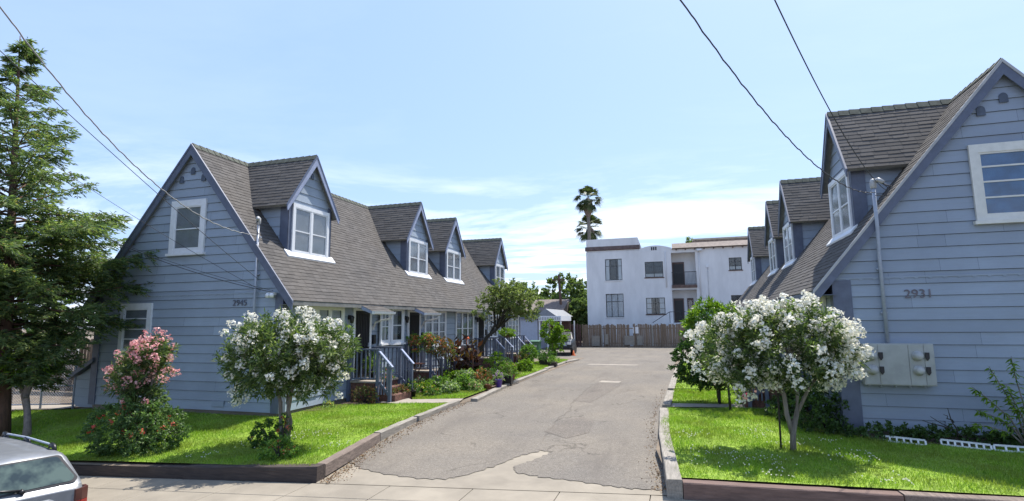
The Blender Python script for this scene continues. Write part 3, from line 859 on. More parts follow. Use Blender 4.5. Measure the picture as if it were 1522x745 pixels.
        g = MB(); g.lathe(tuple(O+U*ly+Nn*.12+Vector((0,0,2.3))), [(.055,.17),(.062,.15),(.052,.05),(.04,.03)], 8); g.build('lantern_glass', M['panelw'], LN)
        # mailbox + unit plaque
        m_ = MB(); m_.obox(O, U, Nn, (.60, .74), (0, .09), (1.62, 1.92)); m_.build('mailbox', M['black'], H)
        m_ = MB(); m_.obox(O, U, Nn, (.58, .76), (0, .012), (2.08, 2.2)); m_.build('number_plaque', M['panelw'], H)
        # little shingled hood over the door
        a = MB(); ya, yb = Y0+yc-.62, Y0+yc+.62; xi = X0+s*.03; xo = X0+s*.80
        P0 = Vector((xi, 0, 3.02)); P1 = Vector((xo, 0, 2.66))
        a.prism([(xi, ya, 3.02), (xo, ya, 2.66), (xo, ya, 2.58), (xi, ya, 2.86)], (0, yb-ya, 0))
        A = a.build('door_hood', M['trimlight'], H)
        a = MB(); vv = (P0-P1); nn = Vector((s*abs(vv.z), 0, abs(vv.x))).normalized()
        shingles(a, (xo, ya, 2.665), (0, 1, 0), vv, nn, yb-ya, vv.length); a.build('hood_shingles', M['roof'], A, fix=False)
        a = MB(); a.prism([(xo, ya-.02, 2.57), (xo+s*.09, ya-.02, 2.59), (xo+s*.11, ya-.02, 2.665), (xo, ya-.02, 2.665)], (0, yb-ya+.04, 0))
        a.tube([(xo+s*.03, ya+.05 if False else yb-.06, 2.57), (xo-s*.06, yb-.04, 2.44), (xi+s*.12, yb+.02, 2.34), (xi+s*.05, yb+.04, 2.2)], .03, 7)
        a.build('gutter', M['white'], A)
    # foundation grilles
    for yc in (1.3, 11, 18.8): q = MB(); q.obox(T(.034, yc, 0), us, ns, (-.2, .2), (0, .012), (.3, .46)); q.build('crawl_vent', sid, H)
    q = MB(); q.obox(F(-1.9), u, nf, (-.2, .2), (.006, .02), (.16, .3)); q.build('crawl_vent', sid, H)
    # ---- dormers
    for i, d in enumerate((1.95, 8.95, 12.7, 19.75)):
        dx = -.80; hw = .95; eh = 1.22; dez = 5.67; pz = RZ-.01
        yc = d
        q = MB()
        # front gable face boards
        z = 4.30
        lim = lambda z: min(hw, (pz-.13-z)/((pz-dez)/eh))
        while z < pz-.2:
            zt = min(z+.27, pz-.16); a, b = lim(z), lim(zt)
            if z < 5.87 < zt: a = hw
            q.face([T(dx+.026, yc-a, z), T(dx+.026, yc+a, z), T(dx+.004, yc+b, zt), T(dx+.004, yc-b, zt)])
            q.face([T(dx, yc-a, z), T(dx, yc+a, z), T(dx+.026, yc+a, z), T(dx+.026, yc-a, z)])
            z += .27
        # cheeks
        for e in (1, -1):
            z = 4.30
            while z < 5.98:
                zt = min(z+.27, 6.0)
                xb = lambda z: -HALF+(RZ-z)/SL-.05
                q.face([T(dx, yc+e*(hw+.026), z), T(xb(z)-.2, yc+e*(hw+.026), z), T(xb(zt)-.2, yc+e*(hw+.004), zt), T(dx, yc+e*(hw+.004), zt)])
                q.face([T(dx, yc+e*hw, z), T(xb(z)-.2, yc+e*hw, z), T(xb(z)-.2, yc+e*(hw+.026), z), T(dx, yc+e*(hw+.026), z)])
                z += .27
        D = q.build('dormer', sid, H, fix=False)
        q = MB(); q.prism([T(dx-.004, yc-hw+.003, 4.2), T(dx-.004, yc+hw-.003, 4.2), T(dx-.004, yc+hw-.003, 5.9), T(dx-.004, yc, pz-.17), T(dx-.004, yc-hw+.003, 5.9)], (-s*1.6, 0, 0))
        q.build('dormer_core', M['room'], D)
        # corner boards
        for e in (1, -1):
            q = MB(); q.box(X0+s*(dx+.027), X0+s*(dx+.042), Y0+yc+e*(hw+.045), Y0+yc+e*(hw-.13), 4.22, 5.96)
            q.box(X0+s*(dx+.042), X0+s*(dx-.24), Y0+yc+e*(hw+.028), Y0+yc+e*(hw+.044), 4.25, 5.93)
            q.build('dormer_corner_board', M['trim'], D)
        # roof
        q = MB(); r = MB(); xf = dx+.16
        for e in (1, -1):
            lo = Vector(T(0, yc+e*eh, dez)); hi = Vector(T(0, yc, pz)); up = (hi-lo).normalized()
            n = Vector((0, e*abs(up.z), abs(up.y)))
            A = Vector((X0+s*xf, lo.y, lo.z)); B = Vector((X0+s*xf, hi.y, hi.z))
            back = -HALF-.0
            q.prism([A, B, B-Vector((0, 0, .13)), A-n*.075], (s*(-HALF-xf+.02), 0, 0))
            shingles(r, Vector((X0+s*xf, lo.y, lo.z)), (-s, 0, 0), up, n, HALF+xf, (hi-lo).length)
        RR = q.build('dormer_roof', M['soffit'], D); r.build('dormer_shingles', M['roof'], D, fix=False)
        q = MB(); x = xf
        while x > -HALF:
            for e in (1, -1):
                q.face([T(x, yc, pz+.055), T(x, yc+e*.11, pz-.11), T(x-.26, yc+e*.11, pz-.13), T(x-.26, yc, pz+.035)])
                q.face([T(x, yc, pz+.055), T(x, yc+e*.11, pz-.11), T(x, yc+e*.11, pz-.15), T(x, yc, pz+.01)])
            x -= .24
        q.build('dormer_ridge_cap', M['ridgecap'], D, fix=False)
        # rake boards
        q = MB(); ql = MB()
        for e in (1, -1):
            q.prism([T(xf, yc, pz-.03), T(xf, yc+e*eh, dez-.03), T(xf, yc+e*(eh-.03), dez-.17), T(xf, yc, pz-.31)], (s*.028, 0, 0))
            ql.prism([T(xf, yc, pz+.02), T(xf, yc+e*(eh+.01), dez+.01), T(xf, yc+e*(eh+.01), dez-.05), T(xf, yc, pz-.06)], (s*.04, 0, 0))
        q.build('dormer_rake_board', M['trimlight'] if s > 0 else M['trim'], D)
        ql.build('dormer_rake_edge', M['trim'], D)
        q = MB(); q.prism([T(dx+.03, yc-.06, 6.72), T(dx+.03, yc+.06, 6.72), T(dx+.03, yc+.06, 6.82), T(dx+.03, yc, 6.9), T(dx+.03, yc-.06, 6.82)], (s*.015, 0, 0))
        q.build('dormer_vent', M['vent'], D)
        q = MB()   # flashing
        q.prism([T(dx+.02, yc-hw-.14, 4.34), T(dx+.17, yc-hw-.14, 4.16), T(dx+.19, yc-hw-.14, 4.225), T(dx+.045, yc-hw-.14, 4.40), T(dx+.02, yc-hw-.14, 4.42)], (0, 2*hw+.28, 0))
        q.build('flashing', M['white'], D)
        window(H, T, T(dx+.03, yc, 0), us, ns, 1.68, 4.33, 5.80, 2, (.47,), cov=(0, 1), cover='blind', case=.10, sill=False)
    # ---- house number on the gable front
    if s > 0: digits(number, T(-1.60, -.03, 2.80), (1, 0, 0), (0, -1, 0), .17, H, M['numL'])
    else: digits(number, T(-1.23, -.03, 2.71), (1, 0, 0), (0, -1, 0), .18, H, M['numR'])
    return H

M['panelw'] = plain('pale_plaque', (.5, .5, .48), .4)
M['numL'] = plain('number_dark', (.12, .13, .17), .6)
M['numR'] = plain('number_bronze', (.17, .15, .17), .6)
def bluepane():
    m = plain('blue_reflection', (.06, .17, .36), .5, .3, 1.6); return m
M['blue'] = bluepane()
XL, YL, XR, YR = -9.957, 11.69, 3.052, 12.957
house(1, XL, YL, 'blue gabled house with number 2945 on the left of the driveway', '2945', M['siding'], False)
house(-1, XR, YR, 'blue gabled house with number 2931 and meter panel on the right', '2931', M['sidingR'], True)

# ------------------------------------------------------------------ utility fixtures on the houses
cd = thing('service_conduit', (-10.78, 11.6, 2.3), 'grey electric conduit with a hooded top rising on the left house front', 'conduit', 'service conduits')
mb = MB(); mb.tube([(-10.77, 11.58, 1.0), (-10.77, 11.58, 4.98)], .032, 10); mb.build('pipe', M['metal'], cd)
mb = MB(); mb.lathe((-10.77, 11.58, 4.95), [(.04,0),(.055,.02),(.06,.1),(.055,.17),(.03,.2),(0,.21)], 10); mb.tube([(-10.77,11.58,5.1),(-10.72,11.5,5.12),(-10.68,11.45,5.05)], .045, 8); mb.build('weatherhead', M['drip'], cd)
mb = MB()
for k in range(3): mb.tube([(-10.69, 11.46, 5.03), (-10.6-.12*k, 11.42, 4.85), (-10.66+.04*k, 11.43, 4.66), (-10.77, 11.5, 4.64)], .008, 5)
mb.build('drip_loop', M['wire'], cd)
mb = MB()
for z in (2.2, 3.6, 4.6): mb.box(-10.83, -10.71, 11.6, 11.66, z, z+.03)
mb.build('strap', M['metal'], cd)
cd = thing('service_conduit', (3.9, 12.9, 1.8), 'grey electric conduit rising from the meter panel on the right house', 'conduit', 'service conduits')
mb = MB(); mb.tube([(3.9, 12.86, 1.8), (3.9, 12.86, 3.6), (3.88, 12.74, 4.2), (3.88, 12.74, 5.0)], .035, 10); mb.build('pipe', M['metal'], cd)
mb = MB(); mb.lathe((3.88, 12.74, 4.98), [(.045,0),(.06,.02),(.065,.1),(.055,.17),(.03,.2),(0,.21)], 10); mb.tube([(3.88,12.74,5.12),(3.95,12.64,5.14),(4.02,12.6,5.06)], .045, 8); mb.build('weatherhead', M['drip'], cd)
mb = MB()
for k in range(3): mb.tube([(4.0, 12.61, 5.05), (4.08+.05*k, 12.58, 4.95), (4.02+.03*k, 12.6, 4.78), (3.88, 12.68, 4.82)], .009, 5)
mb.build('drip_loop', M['wire'], cd)
mb = MB()
for z in (2.4, 3.3): mb.box(3.84, 3.96, 12.87, 12.93, z, z+.03)
mb.build('strap', M['metal'], cd)
mp = thing('meter_panel', (4.0, 12.8, 1.0), 'grey metal panel of four electric meters on the right house wall', 'meter panel')
mb = MB(); mb.box(3.40, 4.62, 12.72, 12.93, .98, 1.80); mb.build('cabinet', M['panel'], mp, bevel=.008)
mb = MB()
for a, b in ((3.42, 3.66), (3.67, 4.18), (4.19, 4.44), (4.45, 4.60)): mb.box(a, b, 12.708, 12.722, 1.0, 1.78)
mb.build('cover_door', M['panel'], mp, bevel=.004)
for x in (3.545, 4.33):
    for z in (1.56, 1.28):
        mb = MB(); 
        prof = [(0, .13), (.05, .125), (.075, .10), (.08, .03), (.10, .02), (.10, 0)]
        n = 16; i0 = 0
        for r_, d_ in prof:
            for j in range(n): mb.v.append((x+r_*math.cos(j*math.tau/n), 12.706-d_, z+r_*math.sin(j*math.tau/n)))
        for k in range(len(prof)-1):
            for j in range(n):
                a = k*n+j; b = k*n+(j+1) % n; mb.f.append((a, b, b+n, a+n)); mb.uv.append(None); mb.smooth.append(True)
        mb.build('meter', M['panelw'], mp)
        mb = MB(); mb.prism([(x+.125, 12.705, z+.07), (x+.195, 12.705, z+.07), (x+.195, 12.705, z-.04), (x+.16, 12.705, z-.09), (x+.125, 12.705, z-.04)], (0, -.03, 0))
        mb.build('breaker', M['black'], mp)
mb = MB()
for x in (3.5, 3.7, 3.95, 4.2, 4.45): mb.tube([(x, 12.84, .98), (x, 12.84, .93)], .02, 8)
mb.build('knockout', M['metal'], mp)
fl = MB(); fl.box(-10.28, -10.12, 11.50, 11.63, 3.05, 3.12); fl.lathe((-10.25, 11.46, 2.98), [(0,0),(.05,.0),(.06,.08),(.03,.12),(0,.12)], 10); fl.lathe((-10.12, 11.46, 2.98), [(0,0),(.05,.0),(.06,.08),(.03,.12),(0,.12)], 10)
tag(fl.build('floodlight', M['white'], base=(-10.2, 11.5, 3.05)), 'small white twin floodlight under the left gable corner', 'floodlight')
sp = MB(); sp.tube([(-14.15, 11.3, -.1), (-14.15, 11.3, .75)], .02, 8); sp.box(-14.2, -14.1, 11.26, 11.34, .75, .8)
tag(sp.build('garden_pipe', M['white'], base=(-14.15, 11.3, -.1)), 'thin white standpipe against the left house front behind the pink bush', 'pipe')

# service wires
def wire(A, B, sag, r, mat, label, base=None):
    A = Vector(A); B = Vector(B); mb = MB(); pts = []
    for i in range(121):
        t = i/120; p = A.lerp(B, t); p.z -= sag*4*t*(1-t)+(.007*math.sin(i*1.1)+.005*math.sin(i*2.1+1))*(1 if r > .008 and r != .009 else 0); pts.append(p)
    mb.tube(pts, r, 6)
    tag(mb.build('overhead_wire', mat, base=tuple(A)), label, 'wire', 'overhead wires')
wire((-10.66, 11.42, 4.64), (-8.74, 4, 7.16), .87, .011, M['wirew'], 'thick pale twisted wire sagging to the left house weatherhead')
wire((-10.6, 11.5, 3.47), (-8.56, 4, 6.24), .08, .006, M['wire'], 'thin straight wire just below the thick one on the left')
wire((-10.57, 11.5, 3.21), (-16.93, 9, 7.49), .13, .006, M['wire'], 'thin wire from the treetop down across the left gable window')
wire((-10.12, 11.5, 3.12), (-17.26, 9, 6.34), .42, .009, M['wire'], 'lowest dark wire sagging across the left gable wall')
wire((-10.12, 11.5, 3.16), (-17.3, 9, 6.15), .30, .006, M['wire'], 'second lowest thin wire parallel to the lowest one on the left')
wire((3.88, 12.66, 4.88), (-.44, 4, 5.79), .71, .0085, M['wire'], 'thick twisted wire sagging to the right house weatherhead')
wire((4.05, 12.60, 4.90), (.38, 4, 5.73), .43, .007, M['wire'], 'thin wire passing over the front dormer of the right house')

# ================================================================== PORCHES
def porch(s, X0, ya, yb, rail_ext, label, steps=3):
    """stoop against the wall x=X0, between ya..yb, steps going out"""
    H = thing('porch', (X0+s*.6, (ya+yb)/2, 0), label, 'porch', 'blue railed stoops at the front doors')
    X = lambda d: X0+s*d
    g = -.06; dk = .56; ro = 1.52; D = 1.08
    mb = MB(); mb.box(X(.05), X(D-.04), ya+.04, yb-.04, g-.2, dk-.05); mb.build('stoop_base', M['brick'], H)
    mb = MB(); mb.box(X(.05), X(D), ya, yb, dk-.05, dk); mb.build('deck', M['conc2'], H)
    for k in range(1, steps):
        mb = MB(); z = dk-.2*k; mb.box(X(D), X(D+.27*k), ya+.1, yb-.1, g-.15, z) if False else mb.box(X(D+.27*(k-1)), X(D+.27*k), ya+.1, yb-.1, g-.2, z)
        mb.build('step', M['brick'], H)
    for y in (ya, yb):
        for d, zt in ((.08, ro-.03), (D, ro-.03), (D+.42, 1.02)):
            mb = MB(); mb.box(X(d-.045), X(d+.045), y-.045, y+.045, g-.05, zt); mb.build('post', M['trim'], H)
        mb = MB(); mb.box(X(.02), X(D+.07), y-.06, y+.06, ro-.03, ro+.012)
        mb.build('handrail', M['trim'], H)
        mb = MB(); mb.bar(X3(X(D+.03), y, ro-.05), X3(X(D+.5), y, .99), .10, .035); mb.build('stair_rail', M['trimlight'], H)
        mb = MB(); mb.box(X(.13), X(D-.05), y-.02, y+.02, dk+.06, dk+.10)
        n = 6
        for i in range(n):
            d = .2+(D-.32)*i/(n-1); mb.box(X(d-.02), X(d+.02), y-.016, y+.016, dk+.10, ro-.03)
        for i in range(3):
            d = D+.12+.1*i; zt = ro-.06-(d-D)*1.12; mb.box(X(d-.018), X(d+.018), y-.016, y+.016, .18, zt)
        mb.bar(X3(X(D+.04), y, .56), X3(X(D+.42), y, .14), .04, .07)
        mb.build('baluster_row', M['trim'], H)
    mat = MB(); mat.box(X(.25), X(.75), (ya+yb)/2-.3, (ya+yb)/2+.3, dk+.002, dk+.016); mat.build('doormat', M['soil'], H)
    return H
X3 = lambda *a: Vector(a)
porch(1, XL, 14.62, 15.95, 0, 'blue railed stoop nearest the street with potted plants on its steps')
porch(1, XL, 18.22, 19.5, 0, 'blue railed stoop whose rail is covered in coral flowers')
porch(1, XL, 25.3, 26.7, 0, 'blue railed stoop behind the leaning tree trunk')
porch(1, XL, 28.95, 30.3, 0, 'farthest blue railed stoop of the left house')
porch(-1, XR, 15.95, 17.2, 0, 'shaded blue railed stoop beside the right house')

# ================================================================== SIDE SHED OF LEFT HOUSE, FENCES LEFT
sh = thing('lean_to_shed', (-17.0, 11.9, 0), 'small blue lean-to against the left end of the left house', 'shed')
mb = MB(); z = .0
pk = lambda x: 1.16-(-16.56-x)*.5
mb.prism([(-17.25, 11.75, -.05), (-16.55, 11.75, -.05), (-16.55, 11.75, 1.18), (-17.25, 11.75, .82)], (0, 1.6, 0)); mb.build('wall', M['siding'], sh)
mb = MB()
for k in range(4):
    z = .0+k*.245; x0 = -17.27; mb.prism([(x0, 11.75, z), (-16.5, 11.75, z), (-16.5, 11.74, z+.24), (x0, 11.74, z+.24)] if k < 3 else [(x0, 11.75, z), (-16.5, 11.75, z), (-16.5, 11.74, z+.24), (x0, 11.74, z+.1)], (0, -.02, 0))
mb.build('siding_boards', M['siding'], sh)
mb = MB(); mb.prism([(-17.45, 11.6, .74), (-16.5, 11.6, 1.25), (-16.5, 11.6, 1.38), (-17.5, 11.6, .84)], (0, 1.9, 0)); mb.build('roof', M['trim'], sh)

fe = thing('chain_link_fence', (-18.6, 11.2, 0), 'galvanised chain link gate between the redwood and the blue lean-to', 'fence')
A = Vector((-19.6, 10.9, 0)); B = Vector((-17.35, 11.75, 0)); d = (B-A).normalized(); L = (B-A).length
mb = MB()
for t in (0, .62, 1): p = A+d*L*t; mb.tube([p-Vector((0,0,.3)), p+Vector((0,0,1.62))], .03, 8)
for z in (.02, .55, 1.58): mb.tube([A+Vector((0,0,z)), B+Vector((0,0,z))], .02, 7)
mb.build('frame', M['metal'], fe)
mb = MB(); n = int(L/.075)
for i in range(-22, n+1):
    for sgn in (1, -1):
        t0 = i*.075; pts = []
        lo, hi = (t0, t0+1.55) if sgn > 0 else (t0+1.55, t0)
        a0, a1 = max(0, min(lo, hi)), min(L, max(lo, hi))
        if a1 <= a0: continue
        zz = lambda x: (x-t0) if sgn > 0 else (t0+1.55-x)
        mb.bar(A+d*a0+Vector((0,0,.02+zz(a0))), A+d*a1+Vector((0,0,.02+zz(a1))), .006)
mb.build('mesh', M['metal'], fe)
def board_fence(A, B, h, mat, label, name='wooden_fence', pick=.14, gap=.012, zb=-.1, wob=.03, posts=2.4, ragged=.05, missing=()):
    A = Vector(A); B = Vector(B); d = (B-A).normalized(); L = (B-A).length; n = Vector((-d.y, d.x, 0))
    H = thing(name, tuple(A), label, 'fence')
    mb = MB(); t = 0; k = 0
    while t < L-pick*.5:
        if k not in missing:
            hh = h+rnd.gauss(0, ragged); tilt = rnd.gauss(0, .012); o = n*rnd.gauss(0, .006)
            a = A+d*t+o; b = A+d*min(L, t+pick-gap*(1+2*rnd.random()))+o
            sh_ = d*tilt*hh
            e = .03
            p = [a+Vector((0,0,zb)), b+Vector((0,0,zb)), b+sh_+Vector((0,0,hh-e)), b+sh_-d*e+Vector((0,0,hh)), a+sh_+d*e+Vector((0,0,hh)), a+sh_+Vector((0,0,hh-e))]
            mb.prism(p, n*.02)
        t += pick; k += 1
    mb.build('boards', mat, H)
    t = 0
    while t <= L:
        p = A+d*t-n*.06; mb = MB(); mb.box(p.x-.05, p.x+.05, p.y-.05, p.y+.05, zb, h-.02); mb.build('post', mat, H); t += posts
    mb = MB()
    for z in (.35, h-.35): mb.bar(A+n*.045+Vector((0,0,z)), B+n*.045+Vector((0,0,z)), .04, .09)
    mb.build('rails', mat, H)
    return H
board_fence((-27, 10.2, 0), (-19.7, 11.6, 0), 1.75, M['fence'], 'weathered board fence behind the redwood at far left')
board_fence((-31, 14.2, 0), (-16.9, 14.9, 0), 1.85, M['fence'], 'brown board fence seen through the chain link gate')

# ================================================================== BACK FENCE, WHITE BUILDING
bf = board_fence((-9.2, 51.2, -.1), (3.6, 51.0, -.1), 2.06, M['fence'], 'long patched weathered fence in front of the white building', ragged=.045, pick=.15, gap=.006, missing=(12, 29, 30), wob=.05)
for x, w, z0, z1 in ((-8.35, .75, .0, .95), (-7.15, .35, .15, 1.1), (-5.35, .95, .1, .95), (-4.2, .5, .1, .95)): mb = MB(); mb.box(x, x+w, 51.02, 51.05, z0, z1); mb.build('patch_board', M['timber_grey'], bf)
mb = MB(); mb.box(-4.55, -4.05, 51.10, 51.12, 1.15, 1.75); mb.build('notice_board', M['white'], bf)
mb = MB()
for x in (-7.45, -2.9): mb.box(x, x+.13, 51.06, 51.16, 0, 1.85)
mb.build('front_post', M['timber_grey'], bf)
board_fence((-14.5, 51.4, -.1), (-9.35, 51.3, -.1), 2.1, M['fencedk'], 'dark brown fence between the carport and the patched fence', ragged=.02)
board_fence((3.75, 51.0, -.1), (16, 50.8, -.1), 2.0, M['fencedk'], 'brown fence hidden behind the right house at the back of the car park', ragged=.03)

M['netcurtain'] = plain('net_curtain', (.62, .62, .62), .9, .15, 3, sc=(9, 9, .5))
M['doorbrown'] = plain('brown_door', (.10,.055,.045), .5)
WB = thing('apartment_building', (0, 60, 0), 'white two-storey stucco building with a recessed balcony behind the fence', 'building')
YW = 55.0
def facade(mb, x0, x1, z0, z1, holes, y, depth):
    xs = sorted({x0, x1, *[h[0] for h in holes], *[h[1] for h in holes]}); zs = sorted({z0, z1, *[h[2] for h in holes], *[h[3] for h in holes]})
    for a, b in zip(xs, xs[1:]):
        for c, d in zip(zs, zs[1:]):
            mx, mz = (a+b)/2, (c+d)/2
            if any(h[0] < mx < h[1] and h[2] < mz < h[3] for h in holes): continue
            mb.face([(a,y,c),(b,y,c),(b,y,d),(a,y,d)])
    for h in holes:
        dp = h[4] if len(h) > 4 else depth
        a, b, c, d = h[:4]
        mb.face([(a,y,c),(a,y+dp,c),(a,y+dp,d),(a,y,d)]); mb.face([(b,y,c),(b,y+dp,c),(b,y+dp,d),(b,y,d)])
        mb.face([(a,y,c),(b,y,c),(b,y+dp,c),(a,y+dp,c)]); mb.face([(a,y,d),(b,y,d),(b,y+dp,d),(a,y+dp,d)])
wins = [(-7.43,-5.74,6.35,8.52), (-7.45,-5.70,2.66,5.0), (-3.5,-1.76,6.53,8.08), (-3.52,-1.72,2.92,4.52), (4.3,5.42,6.98,8.16), (4.3,5.42,3.5,4.6), (9, 10.2, 6.98, 8.16), (9, 10.2, 3.3, 4.6)]
recs = [(-.96,1.29,5.70,8.88,1.3), (-1.02,1.27,2.06,5.25,1.3)]
mb = MB(); facade(mb, -9.33, 12.5, -.2, 9.28, wins+recs, YW, .14)
for a, b in ((-9.33, 12.5),): 
    mb.face([(a,YW,-.2),(a,YW+12,-.2),(a,YW+12,9.28),(a,YW,9.28)]); mb.face([(b,YW,-.2),(b,YW+12,-.2),(b,YW+12,9.28),(b,YW,9.28)])
    mb.face([(a,YW,9.28),(b,YW,9.28),(b,YW+12,9.28),(a,YW+12,9.28)])
for r_ in recs: mb.face([(r_[0],YW+1.3,r_[2]),(r_[1],YW+1.3,r_[2]),(r_[1],YW+1.3,r_[3]),(r_[0],YW+1.3,r_[3])])
# curved middle gable
arc = [(-4.05+i*(3.15)/10, 9.40+.30*math.sin(math.pi*i/10)) for i in range(11)]
mb.prism([(-4.05, YW+.01, 9.27)]+[(x, YW+.01, z) for x, z in arc]+[(-.9, YW+.01, 9.27)], (0, .25, 0))
mb.build('wall', M['stucco'], WB, fix=False)
mb = MB(); mb.box(-9.3, -4.1, YW+.06, YW+.3, 9.28, 10.62); mb.prism([(-4.1, YW+.06, 9.3), (-3.75, YW+.06, 9.55), (-4.1, YW+.06, 10.6)], (0, .24, 0)); mb.box(-9.3, -9.1, YW+.3, YW+8, 9.28, 10.62); mb.build('parapet', M['stucco'], WB)
mb = MB(); mb.prism([(-9.42, YW-.12, 9.47), (-9.42, YW+.05, 9.86), (-9.42, YW+.05, 9.42)], (5.5, 0, 0)); mb.build('cornice', M['tile'], WB)
mb = MB(); mb.prism([(-.85, YW-.28, 9.30), (-.85, YW+1.4, 9.98), (-.85, YW+1.4, 9.2), (-.85, YW-.2, 9.22)], (13.4, 0, 0)); mb.build('tiled_eave', M['tile2'], WB)
mb = MB()
for i in range(15): mb.box(-.5+i*.86, -.38+i*.86, YW-.22, YW-.005, 9.10, 9.22)
mb.build('rafter_tails', M['tile'], WB)
mb = MB(); mb.box(-2.6, -2.1, YW-.03, YW-.0, 8.9, 9.3) if False else [mb.box(-2.83+i*.2, -2.70+i*.2, YW-.012, YW-.002, 9.22, 9.55) for i in range(3)]
mb.build('attic_vent', M['black'], WB)
for i, (a, b, c, d) in enumerate(wins):
    f = MB(); y = YW+.07
    t = .05; dark = M['black']
    f.box(a, b, y, y+.04, c, c+t); f.box(a, b, y, y+.04, d-t, d); f.box(a, a+t, y, y+.04, c+t, d-t); f.box(b-t, b, y, y+.04, c+t, d-t)
    if i < 2:
        for q in (a+(b-a)*.33, a+(b-a)*.67): f.box(q-.02, q+.02, y+.002, y+.035, c+t, d-t)
        f.box(a+t, b-t, y+.004, y+.03, c+(d-c)*.66, c+(d-c)*.66+.04)
    else:
        f.box((a+b)/2-.03, (a+b)/2+.03, y+.002, y+.035, c+t, d-t)
        for q in (.33, .66): f.box(a+t, b-t, y+.004, y+.03, c+(d-c)*q, c+(d-c)*q+.03)
    W = f.build('window', dark, WB)
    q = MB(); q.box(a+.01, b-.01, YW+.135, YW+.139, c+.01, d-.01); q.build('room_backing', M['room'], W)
    q = MB(); q.box(a+.03, b-.03, y+.018, y+.022, c+.03, d-.03); q.build('pane', M['glass'], W)
    q = MB()
    if i == 0: q.box(a+.06, a+.40, YW+.115, YW+.12, c+.06, d-.06); q.box(b-.38, b-.06, YW+.115, YW+.12, c+.06, d-.06)
    elif i == 1: q.box(a+.06, b-.06, YW+.115, YW+.12, c+.06, d-.06)
    elif i == 3: q.box(a+.06, a+.5, YW+.115, YW+.12, c+.06, d-.06); q.box(b-.5, b-.06, YW+.115, YW+.12, c+.06, d-.06)
    else: q.box(a+.06, b-.06, YW+.115, YW+.12, c+.06, c+.35)
    q.build('curtain', M['netcurtain'] if i in (0, 1, 3) else M['curtain'], W)
    q = MB(); q.box(a-.08, b+.08, YW-.05, YW+.06, c-.09, c); q.build('sill', M['tile'] if i > 1 else M['stucco'], W)
for a, b, c, d, nm in ((-.9, .22, 5.72, 8.05, 'door'), (-.92, .04, 2.1, 4.45, 'door'), (.36, .92, 2.2, 4.45, 'sidelight')):
    q = MB(); q.box(a, b, YW+1.2, YW+1.28, c, d); D = q.build(nm, M['doorbrown'], WB)
    q = MB(); q.box(a+.1, b-.1, YW+1.18, YW+1.195, c+.2, d-.2); q.build('door_panel' if nm == 'door' else 'pane', M['black'] if nm == 'door' else M['glass'], D)
# brown doors tint
q = MB(); q.box(-1.0, 1.33, YW-.16, YW+.2, 5.42, 5.70); q.build('balcony_ledge', M['tile'], WB)
q = MB()
for i in range(20): x = -.93+i*.117; q.box(x-.012, x+.012, YW-.1, YW-.075, 5.72, 6.92)
q.box(-.97, 1.31, YW-.11, YW-.065, 6.92, 6.98); q.box(-.97, 1.31, YW-.11, YW-.065, 5.74, 5.78); q.build('balcony_railing', M['black'], WB)
q = MB()
q.tube([(-2.9, YW-1.4, 2.1), (-1.3, YW-1.4, 3.1), (2.0, YW-1.4, 3.1), (2.3, YW-1.4, 2.3)], .03, 6)
for x in (-1.3, -.3, .7, 1.7): q.tube([(x, YW-1.4, 1.9), (x, YW-1.4, 3.1)], .025, 6)
q.build('stair_railing', M['black'], WB)
q = MB(); q.box(-1.4, 2.2, YW-1.5, YW-.01, -.1, 2.05); q.build('stair_landing', M['stucco'], WB)
q = MB()
q.tube([(1.62, YW-.05, 9.1), (1.62, YW-.05, 4.5)], .05, 7); q.tube([(-1.5, YW-.05, 9.1), (-1.5, YW-.05, 5.5)], .05, 7); q.tube([(2.35, YW-.04, 7.5), (2.35, YW-.04, 4.4), (1.6, YW-.04, 4.4)], .035, 6)
q.build('drainpipe', M['stucco'], WB)
q = MB(); q.box(1.45, 1.9, YW-.4, YW-.05, 8.95, 9.12); q.box(2.25, 2.45, YW-.12, YW-.003, 7.3, 7.6); q.build('rainwater_box', M['white'], WB)
q = MB(); q.prism([(.9, YW+4, 9.3), (9.5, YW+4, 9.3), (9.3, YW+4, 10.55), (8.6, YW+4, 10.75), (1.3, YW+4, 10.5), (.9, YW+4, 10.2)], (0, 3, 0)); q.build('roof_structure', M['tile2'], WB)
q = MB(); q.box(1.2, 9.4, YW+3.9, YW+7.1, 10.55, 10.72); q.build('roof_deck', M['conc2'], WB)

# ================================================================== GARAGE + CARPORT, FAR HOUSES, POLE
ga = thing('garage', (-13.6, 48, 0), 'low grey blue garage at the far end behind the left house', 'garage')
mb = MB(); mb.box(-17, -12.45, 46.8, 51, -.1, 2.55); mb.build('wall', plain('garage_grey', (.36,.40,.48), .7, .06), ga)
mb = MB(); mb.box(-17.2, -12.3, 46.6, 51.1, 2.55, 2.82); mb.build('roof', M['trim'], ga)
cp = thing('carport', (-11.2, 48, 0), 'white posted carport with dark openings beside the garage', 'carport')
mb = MB()
for x in (-12.24, -11.5, -10.9, -10.33):
    mb.box(x-.06, x+.06, 46.75, 46.87, -.1, 2.35)
mb.box(-10.0, -9.9, 50.9, 51.0, -.1, 2.35)
mb.build('post', M['white'], cp)
mb = MB(); mb.box(-12.3, -10.25, 46.6, 51, 2.35, 2.78); mb.build('header', M['white'], cp)
mb = MB()
for i in range(13): mb.box(-12.25+i*.15, -12.2+i*.15, 46.57, 46.6, 2.42, 2.70)
mb.build('header_grooves', M['blind'], cp)
mb = MB(); mb.box(-12.2, -10.3, 50.7, 50.9, -.1, 2.35); mb.build('back_wall', M['fencedk'], cp)
